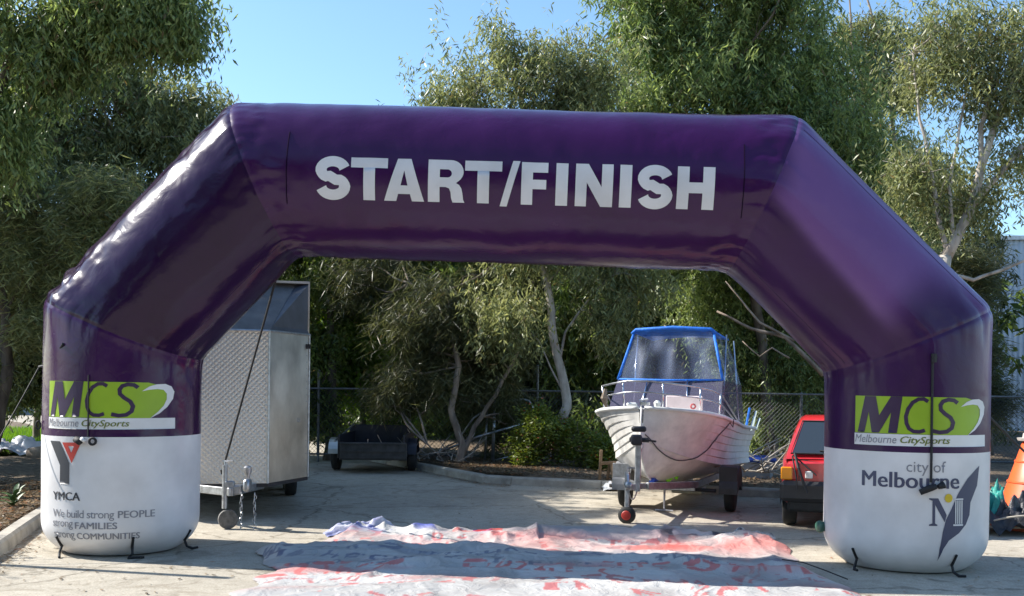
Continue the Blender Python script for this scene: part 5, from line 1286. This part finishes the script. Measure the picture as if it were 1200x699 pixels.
tree('background_tree', 'leafy green tree beyond the fence right above the red car', [P(905, 540, 23.5), P(900, 450, 23.5), P(905, 380, 23.5)], .09,
     [(900, 440, 40, 23.5, 36), (940, 420, 34, 23.5, 40), (870, 400, 34, 23.5, 40), (910, 365, 50, 23.5, 30), (850, 340, 40, 23.5, 30), (880, 500, 40, 23.5, 28), (945, 490, 30, 23.5, 30)], 42000, LEAF_GUM, BARK_M, seed=50, per=6.5, nbr=26, group='trees beyond the fence',
     limbs=[([P(965, 440, 20.5), P(920, 395, 20.5), P(880, 385, 20.6), P(840, 365, 20.8)], .05, .02), ([P(930, 400, 20.5), P(890, 378, 20.4), P(850, 330, 20.6)], .035, .012), ([P(925, 420, 20.5), P(905, 408, 20.5), P(890, 418, 20.5), P(870, 400, 20.6)], .02, .008)])
tree('sheoak_tree', 'slender dark she-oak between the right leg of the arch and the warehouse', [P(1165, 560, 24), P(1155, 480, 24), P(1148, 400, 24), P(1142, 330, 24)], .09,
     [(1142, 350, 18, 24, 34), (1146, 400, 20, 24, 34), (1140, 440, 20, 24, 34), (1148, 480, 20, 24, 30), (1135, 310, 16, 24, 28), (1132, 400, 20, 24, 40)], 30000, LEAF_SHEOAK, BARK_D, seed=51, per=8, ln=.28, lw_=.016, nbr=24, rmin=.22, rmax=.42, droop=.3)
# left trees
tree('gum_tree', 'tall olive gum tree rising behind the sunlit left slanting tube', [P(150, 560, 19), P(140, 450, 19), P(150, 320, 19), P(155, 180, 19)], .15,
     [(120, 130, 70, 19), (170, 125, 42, 19), (215, 135, 28, 19), (170, 190, 60, 19), (90, 220, 60, 19), (120, 280, 60, 19), (60, 300, 60, 19), (180, 250, 50, 19), (90, 350, 50, 19), (60, 160, 60, 19), (225, 175, 28, 19), (245, 120, 16, 19), (110, 70, 34, 19)],
     62000, LEAF_OLIVE, BARK_M, seed=60, per=6.5, nbr=44, rmin=.25, rmax=.5, ln=.15, lw_=.03)
tree('dark_tree', 'shaded gum tree with drooping dark foliage in the top left corner', [P(-40, 620, 13.2), P(-45, 480, 13.2), P(-30, 300, 13.2), P(-10, 140, 13.2), P(20, 40, 13.2)], .14,
     [(15, 25, 55, 13.2, 34), (85, 8, 50, 13.2, 28), (140, 8, 32, 13.3, 20), (180, 2, 22, 13.3, 14), (40, 62, 34, 13.2, 16), (-20, 110, 50, 13.2), (100, -45, 70, 13.2, 30), (10, 150, 26, 13.2), (205, 14, 7, 13.3, 14), (75, 45, 22, 13.2, 14)],
     40000, LEAF_GUM, BARK_D, seed=61, per=11, nbr=34, rmin=.18, rmax=.34, ln=.12, lw_=.03, droop=.9)
tree('sheoak_tree', 'brownish twiggy she-oak with a dark leaning trunk at the left edge', [P(-22, 590, 15.5), P(-8, 520, 15.5), P(10, 430, 15.5), P(6, 370, 15.5), P(-6, 290, 15.5), P(-20, 200, 15.5)], .12,
     [(40, 230, 45, 15.6), (80, 270, 40, 15.6), (20, 310, 40, 15.6), (50, 370, 30, 15.6, 40), (10, 190, 40, 15.6), (-20, 400, 30, 15.6, 60), (110, 230, 30, 15.6)],
     26000, LEAF_OLIVE, BARK_D, seed=62, per=8, nbr=60, rmin=.2, rmax=.38, ln=.2, lw_=.016, droop=.45,
     limbs=[([P(10, 400, 15.5), P(30, 340, 15.5), P(70, 290, 15.4), P(120, 240, 15.4)], .03, .008), ([P(8, 380, 15.5), P(0, 330, 15.5), P(-10, 250, 15.5)], .04, .02), ([P(5, 370, 15.5), P(40, 300, 15.5), P(45, 220, 15.5)], .02, .008)])
tree('background_tree', 'bushy tree behind the left leg with yellowish leaves low down', [P(60, 530, 23), P(62, 460, 23), P(58, 400, 23)], .10,
     [(30, 400, 34, 23, 50), (70, 420, 36, 23, 40), (15, 360, 30, 23), (110, 400, 50, 23, 60), (20, 450, 14, 23, 14), (200, 430, 80, 23, 90), (130, 330, 60, 23, 60), (280, 400, 60, 23, 90), (330, 330, 40, 23, 60)], 52000, LEAF_OLIVE, BARK_D, seed=63, per=4.5, nbr=26, ln=.18, lw_=.045)
tree('background_tree', 'slim grey trunk tree standing on the grass at the left edge', [P(42, 532, 24.5), P(44, 470, 24.5), P(40, 400, 24.5), P(46, 330, 24.5)], .09,
     [(30, 330, 40, 24.5), (70, 340, 40, 24.5), (20, 280, 40, 24.5)], 9000, LEAF_OLIVE, BARK_M, seed=64, per=5, nbr=12)

# bushes
def bush(label, px, py, Y, blobs, n, seed):
    return tree('bush', label, [G(px, py+0)*1.0, P(px, py-15, Y), P(px+2, py-30, Y)], .03, blobs, n, LEAF_BUSH, BARK_D, ln=.07, lw_=.032, droop=.0, per=22, rmin=.12, rmax=.22, seed=seed, nbr=22, cat='bush')
bush('round green bush with reddish tips left of the white gum trunk', 628, 553, 19.3, [(630, 520, 22, 19.3, 26), (612, 530, 14, 19.2, 20), (642, 505, 14, 19.3, 18), (625, 498, 10, 19.3, 12)], 13000, 70)
bush('bushy green shrub between the white gum trunk and the boat', 690, 556, 19.2, [(690, 528, 20, 19.2, 24), (706, 520, 14, 19.1, 22), (675, 522, 12, 19.3, 22), (716, 535, 10, 19.0, 18)], 13000, 71)

# saplings / sticks on the ground left of the she-oak
def sticks(label, c, n, seed, spread=.9):
    rnd = random.Random(seed); mm = MB()
    for _ in range(n):
        a = c+Vector((rnd.uniform(-spread, spread), rnd.uniform(-.4, .4), .12)); b = a+Vector((rnd.uniform(-.9, .9), rnd.uniform(-.4, .4), rnd.uniform(.05, .6)))
        mm.tube(limb_path(a, b, rnd, .15, 5), [.016, .014, .012, .009, .007, .004], 5)
    return part('branch_pile', mm, BARK_P, label=label, cat='branches', smooth=True, fix=False)
sticks('pile of dry fallen branches at the foot of the she-oak', P(500, 545, 20), 30, 5)
sticks('dead twigs lying between the boat and the red car', P(893, 560, 17.2), 26, 6, .5)
# small spiky weed in left bed, with broad leaves as parts
wd0 = Vector(G(14, 604)); wd0 = P(16, 598, 12.2); wd0.z = .13; wd_ = thing('weed_plant', 'small green broad-leaved weed in the leaf litter by the left kerb', 'weed', wd0)
LWD = vary(mat('weed_green', (.06, .12, .035), .5), 8, .3)
rnd = random.Random(4)
for k in range(22):
    a = k*2.4; ln_ = rnd.uniform(.16, .30); el = rnd.uniform(.4, 1.2); d = Vector((math.cos(a)*math.cos(el), math.sin(a)*math.cos(el), math.sin(el))); s = Vector((-math.sin(a), math.cos(a), 0))
    mm = MB(); rows = []
    for j in range(5):
        t = j/4; wv_ = .03*math.sin(math.pi*min(1, .1+t*.9)); p = wd0+Vector((0, 0, .02*k/3))+d*ln_*t-Vector((0, 0, ln_*.35*t*t)); rows.append([p-s*wv_, p+Vector((0, 0, -.006)), p+s*wv_])
    mm.grid(rows); part('leaf', mm, LWD, wd_, fix=False, smooth=True)

# grass at left back
gp = []; r = np.random.default_rng(9)
n = 42000; gx = r.uniform(-15, -6.6, n); gy = r.uniform(20.5, 30, n); a = r.uniform(0, 6.28, n); h = r.uniform(.06, .22, n); p0 = np.stack([gx, gy, np.full(n, .11)], 1)
s = np.stack([np.cos(a), np.sin(a), np.zeros(n)], 1)*.012; tip = p0+np.stack([r.normal(0, .04, n), r.normal(0, .04, n), h], 1)
leafmesh('grass', np.stack([p0-s, p0+s, tip+s*.3, tip-s*.3], 1).reshape(-1, 3), r.uniform(.2, .85, n), leafmat('grass_blades', (.07, .14, .02), (.18, .30, .05)), label='strip of sunlit green grass beyond the garden bed at left', cat='grass')
mm = MB(); rows = [[(x, y, .105+.02*math.sin(x+y)) for x in np.linspace(-18, -6.4, 12)] for y in np.linspace(20.2, 34, 10)]; rows = [[(x, y, z+.16) for x, y, z in rw] for rw in rows]
for k, rw in enumerate(rows): rows[k] = [(x, y, z-.16+.03) for x, y, z in rw]
mm.grid(rows); part('lawn', mm, vary(mat('lawn_green', (.07, .12, .025), .9), 6, .4), kind='structure', fix=False)
mm = MB(); a = P(58, 535, 20.0); mm.tube([P(34, 533, 20), P(52, 531, 20), P(90, 534, 20)], [.13, .15, .12], 12); part('log', mm, BARK_M, label='grey log lying behind the left leg next to the white sheet', cat='log', smooth=True, fix=False)

# ------------------------------------------------------------------ chain-link fence
FY = 21.4
fe = thing('chain_link_fence', 'grey chain-link fence with pipe rails running behind the boat and bushes', 'fence', (0, FY, 0))
x0, x1 = -6.4, 14.5; ft = 1.52
WIRE = mat('fence_wire', (.10, .105, .115), .6, .5)
FSTEEL = vary(mat('dull_fence_pipe', (.16, .165, .17), .55, .5), 10, .3)
mm = MB()
hh = ft-.18; sp = .085; nn_ = int((x1-x0)/sp)
vs = []; fs = []
for k in range(-int(hh/sp), nn_):
    for sg in (1, -1):
        xa = x0+k*sp; xb = xa+hh
        za, zb_ = (.16, ft) if sg > 0 else (ft, .16)
        if xa < x0: f = (x0-xa)/hh; za = za+(zb_-za)*f; xa = x0
        if xb > x1: f = (x1-xa)/(xb-xa); zb_ = za+(zb_-za)*f; xb = x1
        t = .0028; yy = FY+.003*sg; o_ = len(vs)
        vs += [(xa, yy-t, za), (xb, yy-t, zb_), (xa, yy+t, za-t*1.4), (xb, yy+t, zb_-t*1.4), (xa, yy+t, za+t*1.4), (xb, yy+t, zb_+t*1.4)]
        fs += [(o_, o_+1, o_+3, o_+2), (o_, o_+4, o_+5, o_+1), (o_+2, o_+3, o_+5, o_+4)]
mm.add(vs, fs); part('wire_mesh', mm, WIRE, fe, kind='stuff', fix=False)
for z in (ft+.02, .17):
    mm = MB(); mm.tube([(x0, FY+.03, z), (x1, FY+.03, z)], .02, 8); part('rail', mm, FSTEEL, fe)
for px, ht in ((373, 1.9), (480, 2.0), (630, 2.05), (735, 1.55), (840, 1.55), (940, 1.55), (1045, 1.9), (1150, 1.55), (1250, 1.6)):
    x = (px-600)/1200*FY; mm = MB(); mm.tube([(x, FY+.055, 0), (x, FY+.055, ht)], .03, 10); mm.lathe((x, FY+.055, ht), (0, 0, 1), [(0, .034), (.02, .034), (.035, .01)], 10); part('post', mm, FSTEEL, fe, auto=40)
# fallen pipe gate
YG = 20.3
pg = thing('pipe_gate', 'fallen gate of grey pipes leaning beside the she-oak trunks', 'gate', P(577, 552, YG))
for nm, pts, rr_ in (('post', [P(577, 545, YG), P(580, 468, YG)], .032), ('post', [P(568, 540, YG+.2), P(571, 482, YG+.2)], .022), ('pipe', [P(500, 536, YG-.2), P(560, 512, YG-.15), P(615, 496, YG)], .024),
                     ('pipe', [P(592, 470, YG), P(612, 468, YG), P(620, 470, YG), P(624, 476, YG), P(623, 492, YG)], .022), ('pipe', [P(534, 520, YG), P(555, 490, YG), P(576, 476, YG)], .02), ('pipe', [P(529, 532, YG-.1), P(560, 547, YG-.3)], .018), ('pipe', [P(575, 541, YG), P(610, 532, YG)], .018)):
    mm = MB(); mm.tube(pts, rr_, 8); part(nm, mm, STEEL, pg, smooth=True)

# ------------------------------------------------------------------ buildings far behind
def corrugated(name, label, a, b, z1, m, step=.20, amp=.03, parts=1):
    a = Vector(a); b = Vector(b); d = (b-a).normalized(); n_ = Vector((d.y, -d.x, 0)); L_ = (b-a).length
    t = thing(name, label, 'building', a)
    nsh = max(1, int(L_/1.2))
    for sidx in range(nsh):
        rows = [[], []]; u0 = sidx*L_/nsh; u1 = (sidx+1)*L_/nsh; kk = int((u1-u0)/step*4)
        for k in range(kk+1):
            u = u0+(u1-u0)*k/kk; o_ = amp*(1 if (k % 4) in (1, 2) else 0)+.004*(sidx % 2); p = a+d*u+n_*o_
            rows[0].append((p.x, p.y, 0)); rows[1].append((p.x, p.y, z1))
        mm = MB(); mm.grid(rows); part('cladding_sheet', mm, m, t, fix=False)
    mm = MB(); c = a.lerp(b, .5)-n_*6+Vector((0, 0, z1/2)); mm.box(c, (L_-.02, 11.9, z1-.02), Matrix.Rotation(math.atan2(d.y, d.x), 3, 'Z')); part('shell', mm, m, t)
    mm = MB(); mm.bar(a+n_*.08+Vector((0, 0, z1)), b+n_*.08+Vector((0, 0, z1)), .14, .16); part('gutter', mm, STEEL, t)
    return t
CLAD = vary(mat('pale_blue_cladding', (.42, .48, .56), .5), .6, .12)
corrugated('warehouse', 'pale blue corrugated metal warehouse behind the trees at the right edge', (P(1128, 300, 40).x, 40, 0), (P(1128, 300, 40).x+26, 36, 0), 7.6, CLAD)
corrugated('shed', 'cream walled shed glimpsed through the trees behind the black trailer', (-10.5, 44, 0), (-5.2, 44, 0), 4.2, vary(mat('cream_wall', (.5, .46, .38), .7), 1, .15))
corrugated('shed', 'grey shed glimpsed past the left edge beyond the lawn', (-30, 48, 0), (-19.5, 48, 0), 3.4, vary(mat('grey_wall', (.30, .32, .35), .7), 1, .15))

# ------------------------------------------------------------------ far wood closing the view
cs = []; ra = []
r = np.random.default_rng(77)
for k in range(260):
    x = r.uniform(-13, 15.5); y = r.uniform(34, 39) if x > 10 else r.uniform(34, 40); top_ = 6.5+1.2*math.sin(x*.7)+.8*math.sin(x*1.9)
    cs.append((x, y, r.uniform(.5, top_)**1)); ra.append(r.uniform(.9, 1.5))
V, tint_ = leaves(110000, np.array(cs), np.array(ra), .42, .14, .5, seed=78)
leafmesh('distant_wood', V, tint_, LEAF_DARK, label='dark mass of woodland closing the view beyond the fence', cat='woodland')
# trees across the yard behind the photographer, seen only mirrored in the shiny tube
wh_ = ['far left', 'left of the middle', 'directly behind the camera, left', 'directly behind the camera, right', 'right of the middle', 'far right']
for k, (x, y, h) in enumerate(((-17, -9, 13), (-11, -13, 14), (-5.0, -14, 12.5), (1.5, -14, 11.5), (7.5, -16, 9.5), (14, -16, 7.5))):
    base = Vector((x, y, 0)); cc = [Vector((x+r.normal()*2.3, y+r.normal()*1.2, r.uniform(1.0, h-1))) for _ in range(40)]
    t = thing('gum_tree', 'dark gum tree across the yard behind the photographer, '+wh_[k], 'tree', base, group='trees behind the photographer')
    mm = MB(); mm.tube([base, base+Vector((.2, 0, 3)), base+Vector((0, .2, h*.8))], [.25, .2, .1], 8); part('trunk', mm, BARK_D, t)
    V, tint_ = leaves(12000, np.array([tuple(q) for q in cc]), np.full(40, 1.4), .45, .17, .5, seed=80+k); leafmesh('foliage', V, tint_, LEAF_DARK, t)
# just outside the left edge: an unseen pole added for its shadow and a young tree whose shadows cross the pavement
mm = MB(); mm.tube([(-6.6, 9.55, 0), (-6.6, 9.55, 3.5)], [.055, .045], 12); mm.lathe((-6.6, 9.55, 0), (0, 0, 1), [(0, .12), (.02, .12), (.03, .07)], 12)
part('shadow_pole', mm, STEEL, label='plain galvanised pole added unseen outside the left edge for its shadow', cat='pole')
base = Vector((-10.4, 9.8, 0)); t = thing('young_tree', 'young gum tree in the garden bed outside the left edge', 'tree', base)
mm = MB(); mm.tube([base, base+Vector((.1, 0, 2)), base+Vector((0, .1, 4.4))], [.08, .06, .02], 8); part('trunk', mm, BARK_M, t)
cc = [base+Vector((r.normal()*.8, r.normal()*.7, r.uniform(2.0, 5.0))) for _ in range(30)]
V, tint_ = leaves(7000, np.array([tuple(q) for q in cc]), np.full(30, .32), .14, .04, .7, seed=90); leafmesh('foliage', V, tint_, LEAF_OLIVE, t)

for k, (x, y, h, dsc) in enumerate(((-11.2, 16.6, 9.5, 'nearest the kerb'), (-12.4, 19.2, 10, 'in the middle'), (-12.6, 22.5, 10, 'farthest back'))):
    base = Vector((x, y, 0)); cc = [Vector((x+r.normal()*1.3, y+r.normal()*1.1, r.uniform(3.0, h))) for _ in range(46)]
    t = thing('gum_tree', 'gum tree in the garden bed outside the left edge, '+dsc, 'tree', base, group='trees outside the left edge')
    mm = MB(); mm.tube([base, base+Vector((.2, 0, 4)), base+Vector((0, .2, h*.85))], [.2, .15, .06], 8); part('trunk', mm, BARK_M, t)
    V, tint_ = leaves(26000, np.array([tuple(q) for q in cc]), np.full(46, .6), .2, .07, .6, seed=95+k); leafmesh('foliage', V, tint_, LEAF_OLIVE, t)
